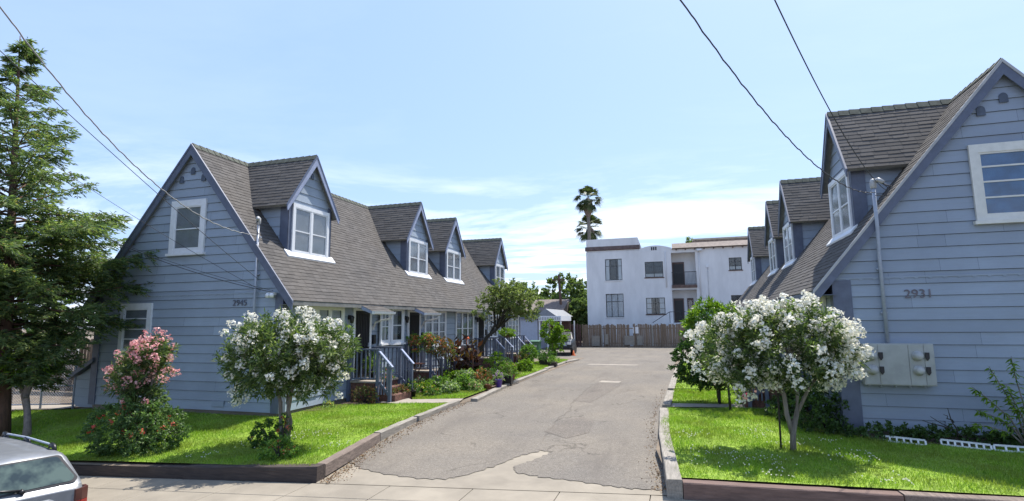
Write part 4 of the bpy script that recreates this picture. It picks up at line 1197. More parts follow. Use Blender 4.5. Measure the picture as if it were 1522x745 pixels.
def farhouse(x0, x1, y, z, zr, wall, roof, label, gable=False, name='house'):
    H = thing(name, ((x0+x1)/2, y+3, 0), label, 'house')
    mb = MB(); mb.box(x0, x1, y, y+8, -.2, z); mb.build('wall', wall, H)
    mb = MB()
    if gable: mb.prism([(x0-.3, y-.3, z-.1), (x1+.3, y-.3, z-.1), ((x0+x1)/2, y-.3, zr)], (0, 8.6, 0))
    else: mb.prism([(x0-.4, y-.5, z-.05), (x0-.4, y+4, zr), (x0-.4, y+8.5, z-.05)], (x1-x0+.8, 0, 0))
    mb.build('roof', roof, H)
    mb = MB()
    for k in range(2): xx = x0+(x1-x0)*(.25+.4*k); mb.box(xx, xx+.9, y-.03, y+.01, z-1.7, z-.7)
    mb.build('window', M['room'], H)
farhouse(-20.5, -14.6, 66, 3.6, 5.2, plain('sage_wall', (.10,.15,.14)), M['tile2'], 'distant green walled house with a brown roof below the utility pole')
farhouse(-14.2, -12.6, 54, 2.95, 3.6, M['white'], M['blind'], 'tiny white gabled roof above the carport', True, 'shed')
farhouse(-32, -22, 60, 4.2, 6.0, M['stucco'], M['tile'], 'pale house far behind the left house')
up = thing('utility_pole', (-15.0, 68, 0), 'brown wooden utility pole with one crossarm in the distance', 'pole')
mb = MB(); mb.tube([(-14.7, 68, -.2), (-15.15, 68, 8.2)], [.2, .14], 8); mb.build('shaft', M['barkred'], up)
mb = MB(); mb.box(-16.0, -14.3, 67.85, 67.97, 7.5, 7.65); mb.build('crossarm', M['barkred'], up)
mb = MB()
for x in (-15.8, -15.4, -14.8, -14.45): mb.lathe((x, 67.9, 7.65), [(.04,0),(.07,.05),(.03,.15),(0,.16)], 6)
mb.build('insulator', M['vent'], up)
wire((-15.1, 67.8, 7.6), (-9.4, 58, 6.3), .3, .015, M['wire'], 'faint distant wire from the utility pole to the white building')

# ================================================================== PALMS AND FAR TREES
def palm(x, y, z, R_, label, trunk0=0, lean=0):
    H = thing('palm_tree', (x, y, 0), label, 'palm tree', 'fan palms')
    mb = MB(); mb.tube([(x-lean, y, -.2), (x-lean*.6, y, z*.4), (x-lean*.2, y, z*.75), (x, y, z)], [.33, .26, .22, .26], 9); mb.build('trunk', M['bark'], H)
    mb = MB(); mb.lathe((x, y, z-2.6), [(.25,0),(.5,.6),(.75,1.5),(.55,2.3),(.2,2.7)], 12); mb.build('dead_skirt', M['timber_mid'], H)
    V = []
    for k in range(58):
        a = rnd.random()*math.tau; el = rnd.uniform(-1.05, 1.45)
        d = Vector((math.cos(a)*math.cos(el), math.sin(a)*math.cos(el), math.sin(el))); st = R_*rnd.uniform(.45, .6)
        c = Vector((x, y, z))+d*st
        side = d.cross(Vector((0,0,1))).normalized(); upv = side.cross(d)
        for j in range(15):
            t = (j-7)/7*1.25; q = (d*math.cos(t)+side*math.sin(t)*1.0).normalized(); L = R_*rnd.uniform(.42, .56)
            tip = c+q*L-Vector((0,0,1))*L*.35; w = upv.cross(q).normalized()*.06 if False else q.cross(upv).normalized()*.06
            m = c+q*L*.55
            V += [c, m-w, tip, m+w]
        V += [Vector((x,y,z)), Vector((x,y,z))+side*.03, c+side*.03, c]
    quads(np.array([tuple(p) for p in V]), 'crown', PALML, H)
palm(-12.1, 74, 19.3, 2.15, 'taller of two palms, its round crown topmost in the sky', lean=-.2)
palm(-12.4, 77, 15.7, 2.4, 'shorter palm whose crown sits just above the white building', lean=-.2)

def leafy_tree(name, base, trunk, lobes, ncl, per, L, W, mat, bark, label, cat, tr=.12, spread=.9, group=None, shell=.45, along=.4, up=.15, nlimb=9, flowers=None):
    H = thing(name, base, label, cat, group)
    mb = MB(); n = len(trunk); mb.tube(trunk, [tr*(1-.55*i/(n-1)) for i in range(n)], 9)
    C, d = ell_pts(lobes, ncl, shell)
    idx = nrng.choice(len(C), min(nlimb, len(C)), replace=False)
    top = Vector(trunk[-1])
    limbs(mb, top, [tuple(top.lerp(Vector(C[i]), .9)) for i in idx], tr*.3, .006)
    mb.build('trunk', bark, H)
    V = shoots(C, (d*.7+rdir(len(C))*.5), per, L, W, spread, along, up)
    quads(V, 'crown', mat, H)
    if flowers:
        fm, frac, nper, rad, size = flowers
        # outermost tips carry flowers
        r = np.argsort(-nrng.random(len(C)))[:int(len(C)*frac)]
        P = C[r]+d[r]*along*.8
        quads(blossoms(P, nper, rad, size), 'blossom', fm, H)
    return H
far = [(-30,75,7,4.5),(-25,80,8,4.5),(-21.5,74,7.0,3.4),(-18,84,9.2,3.6),(-16.3,72,5.4,2.3),(-13.2,79,8.0,3.2),(-11.9,70,5.2,2.0),(-36,70,8,5),(-45,60,9,6)]
for i, (x, y, h, r_) in enumerate(far):
    lob = [(x, y, h-r_*.9, r_, r_*.8, r_*.95), (x+r_*.5, y, h-r_*1.4, r_*.75, r_*.6, r_*.6), (x-r_*.55, y, h-r_*1.3, r_*.7, r_*.6, r_*.7), (x, y, h-r_*1.9, r_*.9, r_*.8, r_*.8)]
    lab = ['broad round tree', 'tall rounded tree', 'low spreading tree', 'tall dark pointed tree', 'small bushy tree', 'dark dense tree just left of the white building', 'low shrubby tree at the foot of the palms', 'wide tree', 'large tree'][i]
    lab2 = ['far behind the left house roof', 'hidden behind the left house dormers', 'behind the leaning garden tree in the distance', 'left of the utility pole on the skyline', 'in front of the distant green house', '', '', 'beyond the back gardens at left', 'at the far left of the skyline'][i]
    leafy_tree('tree', (x, y, -.1), [(x, y, -.2), (x, y, h*.5)], lob, 620, 44, .34, .22, FARL, M['barkdark'], (lab+' '+lab2).strip(), 'tree', .3, 1., 'distant trees', .5, .9, .1)
# conifer tip behind the white building roof
ct = thing('conifer', (1.2, 78, 0), 'small dark conifer tip showing above the white building roof', 'tree')
mb = MB(); mb.tube([(1.2, 78, 0), (1.2, 78, 13)], [.4, .1], 7); mb.build('trunk', M['barkdark'], ct)
C = []; 
for k in range(420): 
    t = rnd.random()**.6; z = 14.0-t*7; r_ = .2+t*2.2; a = rnd.random()*math.tau; C.append((1.2+r_*math.cos(a)*rnd.uniform(.4,1), 78+r_*math.sin(a), z))
C = np.array(C); quads(shoots(C, rdir(len(C), -.1), 14, .4, .14, .9, .4, 0), 'crown', FARL, ct)
# greenery behind the chain link gate
leafy_tree('tree', (-21, 18.5, 0), [(-21, 18.5, -.1), (-21, 18.5, 1.6)], [(-21, 18.5, 3.0, 2.3, 2.0, 1.7), (-19.6, 18.6, 2.0, 1.3, 1.2, 1.0)], 260, 26, .16, .06, LOQUAT, M['bark'], 'bright green tree behind the fence beyond the chain link gate', 'tree', .12)
leafy_tree('tree', (-27, 14, 0), [(-27, 14, -.1), (-27, 14, 2)], [(-27, 14, 3.6, 3, 3, 2.5), (-24.5, 15, 2.6, 1.8, 1.8, 1.4)], 300, 26, .2, .08, GARDD, M['bark'], 'dark leafy tree beyond the board fence at far left', 'tree', .2)

# ================================================================== REDWOOD AT LEFT
def redwood():
    bx, by = -16.2, 9.35; tx, ty, H0 = -17.2, 9.35, 10.3
    H = thing('redwood_tree', (bx, by, -.3), 'tall feathery redwood at the left edge of the lawn', 'tree')
    ax = lambda z: Vector((bx+(tx-bx)*z/H0, by, z))
    mb = MB(); mb.tube([ax(z) for z in (-.5, .5, 2, 4, 6, 8, 9.4, 10.3)], [.19, .16, .14, .11, .08, .05, .025, .01], 10)
    tips = []; V = []
    rad = lambda z: (np.interp(z, [.9, 2.0, 3.2, 4.5, 5.6, 6.6, 8, 9.3, 10.3], [1.3, 2.0, 3.1, 2.8, 2.05, 1.55, 1.0, .5, .12]))
    nb = 190
    P = []; D = []; 
    for k in range(nb):
        t = (k+.5)/nb; z = .9+(9.3)*t**1.25; a = k*2.39996+rnd.gauss(0, .2)
        Lb = float(rad(z))*rnd.uniform(.62, 1.06)*(.78 if math.cos(a) > -.2 and math.sin(a) < 0 and z < 5.2 else 1)
        if z > 5.6: 
            if rnd.random() < (.34 if z < 7.5 else .5): continue
        d = Vector((math.cos(a), math.sin(a), 0)); p0 = ax(z-.1)
        rise = rnd.uniform(.35,.75) if z > 5.5 else rnd.uniform(-.05,.35)
        n = max(5, int(Lb/.24)); pts = []
        for i in range(n+1):
            s_ = i/n; pts.append(p0+d*Lb*s_+Vector((0, 0, Lb*(rise*s_-.16*s_*s_+(.10*s_**4)))) + Vector((0,0,rnd.gauss(0,.02))))
        mb.tube(pts, [max(.006, .035*(1-i/n)*min(1, Lb/2.5)+.006) for i in range(n+1)], 5)
        for i in range(1, n+1):
            s_ = i/n
            if s_ < .22: continue
            for sd in (1, -1):
                for rep_ in range(3):
                    L2 = Lb*.26*(1.15-s_*.65)*rnd.uniform(.6, 1.2)+.12
                    q = (d*rnd.uniform(.3, 1.)+d.cross(Vector((0,0,1)))*sd*rnd.uniform(.5, 1.)+Vector((0,0,rnd.uniform(-.55,.5)))).normalized()
                    m = max(3, int(L2/.085)); o = pts[i]+Vector((rnd.gauss(0,.04), rnd.gauss(0,.04), rnd.gauss(0,.04)))
                    for j in range(m):
                        c = o+q*L2*(j+.5)/m+Vector((0,0,-.12*L2*((j+.5)/m)**2))
                        sw = q.cross(Vector((0,0,1))).normalized()
                        for e in (1, -1, 0):
                            for e2 in (0, 1):
                                dd = q*(.9 if e else 1.2)+sw*e*.95+Vector((rnd.gauss(0,.2), rnd.gauss(0,.2), rnd.gauss(0,.25)-.1))
                                P.append(tuple(c+Vector((0,0,rnd.gauss(0,.02))))); D.append(tuple(dd))
    P = np.array(P); D = np.array(D)
    print('redwood needles', len(P))
    mb.build('trunk', M['barkred'], H)
    quads(leaf_mesh(P, D, .135*(.6+.7*nrng.random(len(P))), .030, .2), 'crown', REDW, H)
redwood()
gn = thing('gnarled_tree', (-15.5, 9.5, -.3), 'pale gnarled trunk with a tuft of bright leaves in front of the gate', 'tree')
mb = MB(); mb.tube([(-15.35, 9.4, -.5), (-15.35, 9.4, -.1), (-15.5, 9.45, .25), (-15.72, 9.5, .6), (-15.45, 9.5, 1.15), (-15.8, 9.5, 1.7)], [.11, .075, .07, .085, .06, .035], 10)
mb.tube([(-15.6, 9.45, .55), (-15.95, 9.5, .9), (-16.1, 9.5, 1.4)], [.055, .045, .03], 7); mb.build('trunk', M['barkpale'], gn)
C, d = ell_pts([(-15.7, 9.5, 1.35, .6, .5, .35)], 70); quads(shoots(C, d, 16, .11, .035, .8, .15), 'crown', LOQUAT, gn)

# ================================================================== OLEANDERS
def oleander(name, base, stems, lobes, ntip, per, label, fl, flfrac, trpale=True, extra=None, nfl=26, frad=.085, fsize=.05, leaf=OLE, L=.135, W=.024):
    H = thing(name, base, label, 'flowering tree' if 'tree' in name else 'bush')
    mb = MB()
    C, d = ell_pts(lobes, ntip, .35)
    for pts, rr in stems: mb.tube(pts, rr, 9)
    tops = [s_[0][-1] for s_ in stems]
    for i in range(0, len(C), max(1, len(C)//46)):
        c = Vector(C[i]); tp = min(tops, key=lambda q: (Vector(q)-c).length)
        limbs(mb, tp, [tuple(Vector(tp).lerp(c, .92))], .018, .004, .03)
    mb.build('trunk', M['bark'], H)
    dd = d*.7+rdir(len(C))*.35; dd[:, 2] += .35; dd /= np.linalg.norm(dd, axis=1, keepdims=True)
    V = shoots(C-dd*.15, dd, per, L, W, .75, .26, .1)
    quads(V, 'crown', leaf, H)
    # flowers on outer tips
    cen = np.array([l[:3] for l in lobes]).mean(0)
    hot = C[nrng.choice(len(C), 22)]
    dd2 = ((C[:, None, :]-hot[None])**2).sum(2).min(1)
    k = nrng.random(len(C)) < flfrac*(.35+1.75*np.exp(-dd2/.05))
    P = C[k]+dd[k]*.15+d[k]*.05
    quads(blossoms(P, nfl, frad, fsize), 'blossom', fl, H)
    return H
# left white oleander
oleander('oleander_tree', (-7.65, 9.25, -.1), [([(-7.62, 9.27, -.12), (-7.66, 9.27, .3), (-7.62, 9.25, .7), (-7.5, 9.2, 1.1), (-7.3, 9.2, 1.6)], [.055,.05,.045,.035,.02]),
    ([(-7.7, 9.2, -.12), (-7.75, 9.2, .3), (-7.78, 9.2, .75), (-7.95, 9.2, 1.2), (-8.2, 9.2, 1.6)], [.045,.04,.036,.03,.02]),
    ([(-7.66, 9.3, -.12), (-7.6, 9.32, .35), (-7.72, 9.32, .75), (-7.8, 9.4, 1.5)], [.03,.028,.025,.015])],
    [(-7.85,9.24,1.68,1.15,1.05,.80), (-8.6,9.15,1.3,.6,.55,.5), (-6.95,9.3,1.75,.72,.7,.58), (-7.1,9.2,1.25,.55,.6,.42), (-7.9,9.2,2.0,.8,.7,.42)], 760, 24,
    'white flowering standard oleander on the left lawn, leafier than the right one', FWHITE, .36, nfl=32, frad=.10, fsize=.055, W=.030)
# right white oleander
oleander('oleander_tree', (1.73, 11.1, -.05), [([(1.74, 11.1, -.1), (1.76, 11.1, .3), (1.84, 11.1, .6), (1.88, 11.1, .95), (1.80, 11.1, 1.4)], [.065,.055,.042,.036,.022]),
    ([(1.76, 11.1, .25), (1.68, 11.1, .6), (1.66, 11.1, .95), (1.45, 11.1, 1.4)], [.05,.042,.038,.025]),
    ([(1.82, 11.12, .55), (2.05, 11.15, 1.0), (2.3, 11.1, 1.4)], [.035,.03,.02])],
    [(1.75,11.08,1.82,1.08,1.0,.76), (.75,11.0,1.75,.55,.6,.6), (.95,11,1.3,.45,.5,.3), (2.4,11.1,1.65,.5,.6,.5), (2.0,11.1,2.25,.7,.6,.36), (1.2,11.1,2.25,.5,.5,.33)], 640, 22,
    'white flowering standard oleander on the right lawn, thick with blossom', FWHITE, .66, nfl=32, frad=.11, fsize=.062, W=.030)
mb = MB(); mb.tube([(1.56, 11.2, -.1), (1.58, 11.2, 1.3)], .018, 7); tag(mb.build('garden_stake', M['barkdark'], base=(1.56, 11.2, -.1)), 'dark stake standing beside the right oleander trunk', 'stake')
# pink oleander above a coral rose bush, left
oleander('oleander_bush', (-10.75, 8.75, -.2), [([(-10.8, 8.75, -.3), (-10.7, 8.75, .6), (-10.6, 8.7, 1.3)], [.04,.03,.02]), ([(-10.9, 8.75, -.3), (-11.1, 8.75, .7), (-11.3, 8.7, 1.1)], [.03,.025,.015])],
    [(-10.85,8.7,1.45,.52,.45,.45), (-10.6,8.7,1.75,.38,.36,.28), (-11.3,8.65,1.15,.40,.35,.28), (-10.8,8.7,.85,.36,.36,.4)], 330, 22,
    'pink flowering oleander rising out of the leafy rose mound on the left lawn', FPINK, .24, nfl=20, frad=.08, fsize=.05)
def mound(name, base, lobes, n, per, L, W, mat, label, cat='bush', fl=None, flfrac=.1, nfl=10, frad=.04, fsize=.03, group=None, shell=.6, stems=True, up=.2, spread=.9):
    H = thing(name, base, label, cat, group)
    C, d = ell_pts(lobes, n, shell); C[:, 2] = np.maximum(C[:, 2], base[2]+.02)
    if stems:
        mb = MB()
        for i in range(7): 
            c = C[rnd.randrange(len(C))]; mb.tube([base, tuple(Vector(base).lerp(Vector(c), .5)+Vector((0,0,.04))), tuple(c)], [.012,.009,.004], 5)
        mb.build('stems', M['barkdark'], H)
    quads(shoots(C, d, per, L, W, spread, .1, up), 'foliage', mat, H)
    if fl:
        k = nrng.random(len(C)) < flfrac; k &= d[:, 2] > -.2
        if k.sum() == 0: k[0] = True
        quads(blossoms(C[k]+d[k]*(L*.5), nfl, frad, fsize), 'blossom', fl, H)
    return H
mound('rose_bush', (-10.7, 8.6, -.2), [(-11.1, 8.6, .2, .78, .65, .5), (-10.4, 8.6, .18, .62, .55, .5), (-10.75, 8.65, .62, .42, .4, .35)], 760, 24, .055, .034, ROSE, 'low spreading coral flowered mound at the foot of the pink oleander', fl=FRED, flfrac=.06, nfl=16, frad=.055, fsize=.05, shell=.7)
mound('geranium', (-7.95, 9.15, -.08), [(-7.98, 9.15, .12, .30, .25, .24)], 90, 16, .05, .04, GARDD, 'dark leafy geranium clump left of the left oleander trunks', 'flowers', fl=FRED, flfrac=.06, nfl=10)
mound('geranium', (-7.05, 8.35, -.08), [(-7.05, 8.35, .04, .30, .22, .16)], 90, 16, .045, .036, GARD, 'coral geranium at the corner by the black brown timber', 'flowers', fl=FRED, flfrac=.16, nfl=10)
mound('geranium', (-7.55, 9.0, -.08), [(-7.52, 9.02, .28, .10, .1, .22)], 26, 12, .04, .03, GARDD, 'red geranium climbing the left oleander trunk', 'flowers', fl=FRED, flfrac=.3, nfl=9)

# right-hand shrubs
leafy_tree('citrus_tree', (.85, 16.7, -.05), [(.82, 16.7, -.1), (.85, 16.7, .45), (.8, 16.7, .9)], [(.55,16.6,1.25,.85,.8,.85), (1.15,16.7,1.6,.75,.7,.7), (.1,16.5,1.1,.48,.5,.6), (.9,16.6,2.2,.5,.5,.42), (.7,16.6,.75,.55,.5,.35)], 520, 24, .095, .045, CITRUS, M['barkdark'], 'dark glossy citrus tree behind the right oleander', 'tree', .05, .85, shell=.5, along=.15)
leafy_tree('loquat_shrub', (.75, 17.6, -.05), [(.85, 17.6, -.1), (.8, 17.6, 1.2)], [(.75,17.4,2.35,.62,.5,.42), (.35,17.4,1.95,.4,.4,.35), (1.25,17.4,2.3,.4,.4,.35)], 150, 17, .2, .055, LOQUAT, M['barkdark'], 'bright green long leaved shrub rising behind the citrus tree', 'tree', .04, .7, shell=.3, along=.15)
leafy_tree('young_tree', (1.02, 15.4, -.05), [(1.02, 15.4, -.1), (1.0, 15.4, .7), (1.0, 15.38, 1.1)], [(1.0,15.3,1.35,.5,.45,.4)], 80, 16, .09, .03, CITRUS, M['barkdark'], 'thin dark trunked young tree between the oleander and the citrus', 'tree', .035, .8, along=.15)
mound('hydrangea_bush', (2.75, 13.3, -.05), [(2.65, 13.2, .35, .5, .55, .5), (2.9, 13.6, .5, .3, .6, .5)], 240, 18, .085, .05, IVY, 'dark shrub in the shade at the corner of the right house')
mound('ground_ivy', (4.6, 12.5, -.06), [(3.6, 12.6, .05, .7, .22, .15), (4.8, 12.6, .05, .9, .2, .14), (6.2, 12.55, .08, 1.0, .24, .16), (7.8, 12.5, .08, 1.2, .25, .16)], 700, 14, .06, .05, IVY, 'dark ivy strip along the foot of the right house wall', 'plant')
mound('ground_ivy', (2.3, 14.8, -.06), [(2.2, 14.8, .1, .35, .9, .24), (2.5, 15.8, .15, .3, .5, .3)], 220, 16, .07, .05, IVY, 'shaded greenery beside the right house porch', 'plant')
pt = thing('peach_sapling', (5.75, 12.35, -.05), 'young peach sapling with drooping leaves at the right edge', 'tree')
mb = MB(); Pp = []; Dd = []
for tip in ((4.95,12.2,1.05),(5.25,12.2,1.42),(5.6,12.2,1.6),(5.0,12.25,.62),(5.9,12.2,1.75),(6.3,12.2,1.4),(5.45,12.15,1.1),(6.1,12.2,1.05),(4.85,12.2,.35)):
    a = Vector((5.75, 12.35, -.05)); b = Vector(tip); pts = [a, a.lerp(b, .35)+Vector((.05,0,.15)), a.lerp(b, .7)+Vector((0,0,.12)), b]
    mb.tube(pts, [.018,.013,.009,.004], 6)
    for k in range(60):
        t = rnd.uniform(.3, 1); i = min(2, int(t*3)); p = pts[i].lerp(pts[i+1], t*3-i if t < 1 else 1)
        Pp.append(tuple(p)); Dd.append((rnd.gauss(0,.6)+(b-a).x*.2, rnd.gauss(0,.5), rnd.uniform(-1.0,.25)))
mb.build('trunk', M['bark'], pt); quads(leaf_mesh(np.array(Pp), np.array(Dd), .13*(.7+.5*nrng.random(len(Pp))), .03), 'crown', LOQUAT, pt)
tw = MB()
for a, b in (((4.95,12.45,0),(4.35,12.45,.45)), ((4.75,12.45,.1),(4.62,12.4,.62)), ((4.6,12.45,.25),(4.2,12.45,.38)), ((4.7,12.42,.36),(4.55,12.42,.5))): tw.tube(seg(a, b, 4, .02), [.014,.012,.01,.008,.005], 5)
tag(tw.build('bare_twigs', M['barkdark'], base=(4.9, 12.45, 0)), 'bare dark twigs sticking up against the right house wall', 'twigs')
for i, (x0, x1, y0, y1, tl) in enumerate(((3.42, 4.12, 12.42, 12.12, .22), (4.42, 5.05, 12.28, 11.98, 0), (5.1, 6.2, 12.0, 11.8, .0))):
    mb = MB(); A = Vector((x0, y0, -.02)); B = Vector((x1, y1, -.02)); hh = .11
    up_ = Vector((0, .25, 1)).normalized()*hh*.8
    mb.bar(A, B, .022, .03); mb.bar(A+up_, B+up_, .022, .03)
    for k in range(8):
        p = A.lerp(B, k/7); mb.bar(p+up_*.1, p+up_*.92, .028, .02)
    tag(mb.build('flowerbed_edging', M['white'], base=tuple(A)), ['leftmost white lattice edging below the meter panel', 'middle white lattice edging right of the meter panel', 'long white edging strip under the peach sapling'][i], 'edging', 'white plastic flowerbed edgings')
mw = thing('lawn_mower', (1.75, 17.0, -.05), 'small red lawn mower on the grass behind the thin young tree', 'lawn mower')
mb = MB(); mb.lathe((1.75, 17.0, .1), [(.30,0),(.31,.06),(.26,.12),(.14,.14),(.12,.2),(0,.21)], 14); mb.build('deck', plain('mower_red', (.55,.02,.03), .35, .05), mw)
mb = MB()
for dx in (-.25, .25):
    for dy in (-.2, .2):
        i0 = [(0,0)];  mb.tube([(1.75+dx-.025, 17+dy, .02), (1.75+dx+.025, 17+dy, .02)], .08, 10)
mb.build('wheel', M['black'], mw)
mb = MB(); mb.tube([(1.95, 17.1, .15), (2.5, 17.3, .85)], .012, 6); mb.tube([(1.95, 16.9, .15), (2.5, 16.8, .85), (2.5, 17.3, .85)], .012, 6); mb.build('handle', M['black'], mw)

# ================================================================== GARDEN ALONG THE LEFT HOUSE
gt = leafy_tree('garden_tree', (-8.8, 22, -.05), [(-8.86, 22, -.1), (-8.72, 22, .4), (-8.45, 22, 1.1), (-8.12, 22, 1.65), (-7.62, 22, 2.02)],
    [(-6.95,22,3.25,1.0,.9,.55), (-6.3,22,2.9,.62,.6,.5), (-7.6,22,3.3,.65,.6,.5), (-8.15,21.9,2.85,.42,.5,.4), (-6.9,22,3.7,.6,.6,.3), (-6.9,22.2,2.75,.8,.5,.25), (-7.5,22,3.75,.5,.5,.25)], 560, 24, .10, .045, TREEL, M['barkdark'],
    'leaning dark trunked tree with airy olive crown in front of the left house', 'tree', .14, 1., shell=.3, along=.2, nlimb=16)
mb = MB(); mb.tube([(-7.95, 22.02, 1.75), (-7.72, 22, 2.2), (-7.78, 22, 2.9), (-7.6, 22, 3.5)], [.07,.05,.04,.02], 7); mb.build('limb', M['barkdark'], gt)

def potted(x, y, z, r, h, potmat, shape, fol, label, fl=None, flfrac=.3, fh=.3, fr=.2, n=50, per=12, L=.07, W=.03, group='potted plants'):
    H = thing('potted_plant', (x, y, z), label, 'potted plant', group)
    mb = MB()
    if shape == 'box': mb.box(x-r, x+r, y-r*.8, y+r*.8, z, z+h)
    else: mb.lathe((x, y, z), [(0,0),(r*.72,0),(r*.95,h*.88),(r*1.05,h*.88),(r*1.05,h),(r*.9,h),(r*.86,h*.9),(0,h*.9)], 16)
    mb.build('pot', potmat, H, bevel=.006 if shape == 'box' else 0)
    lob = [(x, y, z+h+fh*.42, fr, fr, fh*.6)]
    C, d = ell_pts(lob, n, .4)
    mb = MB()
    for i in range(5): mb.tube([(x, y, z+h*.88), tuple(Vector((x,y,z+h)).lerp(Vector(C[i]), .9))], [.008,.004], 5)
    mb.build('stems', M['barkdark'], H)
    quads(shoots(C, d, per, L, W, .9, .08, .2), 'foliage', fol, H)
    if fl:
        k = nrng.random(len(C)) < flfrac; k[0] = True
        quads(blossoms(C[k]+d[k]*.04, 10, .045, .035), 'blossom', fl, H)
    return H
BK, TC, PU = M['black'], M['terracotta'], M['purple']
potted(-6.98, 18.6, -.05, .17, .26, BK, 'round', RUSSET, 'round black pot overflowing with coral red foliage beside the timber', FORANGE, .35, .42, .30, 80)
potted(-6.72, 18.35, -.03, .16, .17, TC, 'round', GARDP, 'low terracotta bowl left of the purple pot', None, .2, .12, .14, 30, L=.045)
potted(-6.45, 18.75, -.0, .14, .27, PU, 'round', GARDP, 'glazed purple pot with violet flowers on the timber', FVIO, .5, .24, .2, 40, L=.05)
potted(-6.52, 20.0, -.04, .18, .32, BK, 'box', GARD, 'square black pot behind the purple pot', FPINK, .08, .5, .28, 60)
potted(-6.62, 20.9, -.04, .11, .3, TC, 'round', RUSSET, 'small tall terracotta pot beside the square black pot', None, .2, .2, .15, 24, L=.06)
potted(-6.95, 19.6, -.04, .16, .2, BK, 'round', GARDD, 'round dark pot of leafy greens between the coral plant and the square pot', None, .2, .35, .25, 50)
potted(-7.15, 20.4, -.04, .15, .25, M['vent'], 'round', LOQUAT, 'grey pot of tall lime green leaves near the leaning tree', None, .2, .85, .42, 110, L=.12, W=.035)
potted(-8.2, 24.6, -.04, .28, .40, BK, 'round', GARDD, 'large black pot behind the leaning trunk', None, .2, .25, .3, 50)
potted(-7.95, 26.7, -.04, .26, .48, M['barkdark'], 'round', RUSSET, 'tall dark pot at the foot of the third stoop', None, .2, .3, .3, 40)
potted(-7.3, 29.0, -.04, .25, .3, M['timber'], 'box', GARDD, 'weathered trough planter near the standard shrub', FPINK, .05, .55, .42, 90, L=.1, W=.03)
potted(-6.75, 28.4, -.04, .22, .22, M['timber'], 'box', GARD, 'low dark wooden trough at the edge of the driveway', None, .05, .3, .3, 50)
potted(-8.35, 15.85, -.05, .12, .22, BK, 'round', GARDD, 'black pot at the end of the concrete path beside the first stoop', FYEL, .12, .3, .2, 40)
potted(-8.62, 14.95, -.05, .19, .16, BK, 'round', RUSSET, 'wide black bowl of russet leaves in front of the first stoop steps', None, .1, .18, .24, 44, L=.06)
potted(-8.9, 15.25, .36, .12, .2, BK, 'round', GARDD, 'black pot with a red bloom on the first stoop steps', FRED, .3, .3, .14, 30)
potted(-8.55, 15.45, -.05, .17, .18, TC, 'round', RUSSET, 'terracotta bowl of russet leaves in front of the first stoop steps', FORANGE, .1, .2, .22, 40, L=.06)
potted(-9.5, 15.3, .56, .13, .22, BK, 'round', LOQUAT, 'dark pot of upright green leaves on the first stoop deck', None, .1, .5, .16, 34, L=.16, W=.03)
mound('dry_shrub', (-9.15, 14.35, -.05), [(-9.15, 14.35, .16, .42, .16, .26)], 110, 14, .05, .025, RUSSET, 'reddish brown shrub in front of the railing of the first stoop')
# rail boxes full of coral flowers, second stoop
for i, (x, z, w, lab) in enumerate(((-9.55, 1.53, .42, 'flower box at the wall end of the second stoop rail'), (-9.0, 1.53, .42, 'trailing coral flowers on the outer end of the second stoop rail'))):
    H = thing('flower_box', (x, 18.2, z), lab, 'flower box', 'coral flower boxes')
    mb = MB(); mb.box(x-w/2, x+w/2, 18.1, 18.3, z, z+.14); mb.build('box', M['soil'] if i else TC, H)
    C, d = ell_pts([(x, 18.2, z+.2, w*.6, .18, .16), (x+.1, 18.15, z-.05, .2, .1, .3)], 90, .4)
    quads(shoots(C, d, 9, .06, .035, .9, .08, .1), 'foliage', GARD, H)
    quads(blossoms(C[nrng.random(90) < .5], 10, .05, .04), 'blossom', FORANGE, H)
mound('coral_shrub', (-8.35, 18.15, -.05), [(-8.6,18.1,1.5,.42,.28,.30), (-8.15,18.1,1.3,.3,.25,.28)], 170, 13, .07, .03, RUSSET, 'big coral flowering plant spilling over the second stoop stair rail', fl=FORANGE, flfrac=.35, nfl=9, frad=.05, fsize=.04, shell=.4)
st = thing('plant_stand', (-9.3, 18.0, 0), 'small wooden folding stand in front of the second stoop', 'plant stand')
mb = MB(); mb.box(-9.5, -9.05, 17.85, 18.1, .82, .85); mb.build('shelf', M['terracotta'], st)
mb = MB(); mb.bar((-9.45, 17.9, -.05), (-9.1, 17.9, .82), .03); mb.bar((-9.1, 17.95, -.05), (-9.45, 17.95, .82), .03); mb.build('legs', M['fencedk'], st)
# canna
ca = thing('canna_lily', (-8.2, 19.8, -.05), 'tall dark red leaved canna clump between the second stoop and the window', 'plant')
Pc, Dc = [], []
mb = MB()
for k in range(26):
    a = rnd.random()*math.tau; r_ = rnd.random()**.5*.55; x, y = -8.15+r_*math.cos(a), 19.8+r_*math.sin(a); h = rnd.uniform(.8, 1.7)
    mb.tube([(x, y, -.05), (x+.05*math.cos(a), y, h)], [.016,.008], 5)
    for j in range(7):
        t = .25+.75*j/6; b = j*2.4+a; Pc.append((x, y, h*t)); Dc.append((math.cos(b)*.8, math.sin(b)*.8, rnd.uniform(.3, 1.1)))
mb.build('stems', M['barkred'], ca); quads(leaf_mesh(np.array(Pc), np.array(Dc), .42*(.7+.5*nrng.random(len(Pc))), .15, .2), 'foliage', CANNA, ca)
quads(blossoms(np.array([(-8.4,19.6,1.0),(-8.55,19.5,.85),(-7.9,19.6,1.25)]), 16, .07, .06), 'blossom', FYEL, ca)
orn = thing('bird_bath', (-8.45, 20.6, 0), 'white bird bath topped by an orange ornament in front of the window', 'bird bath')
mb = MB(); mb.lathe((-8.45, 20.6, -.05), [(.18,0),(.08,.12),(.07,1.2),(.12,1.28),(.32,1.42),(.33,1.46),(.25,1.42),(0,1.38)], 14); mb.build('basin', M['drip'], orn)
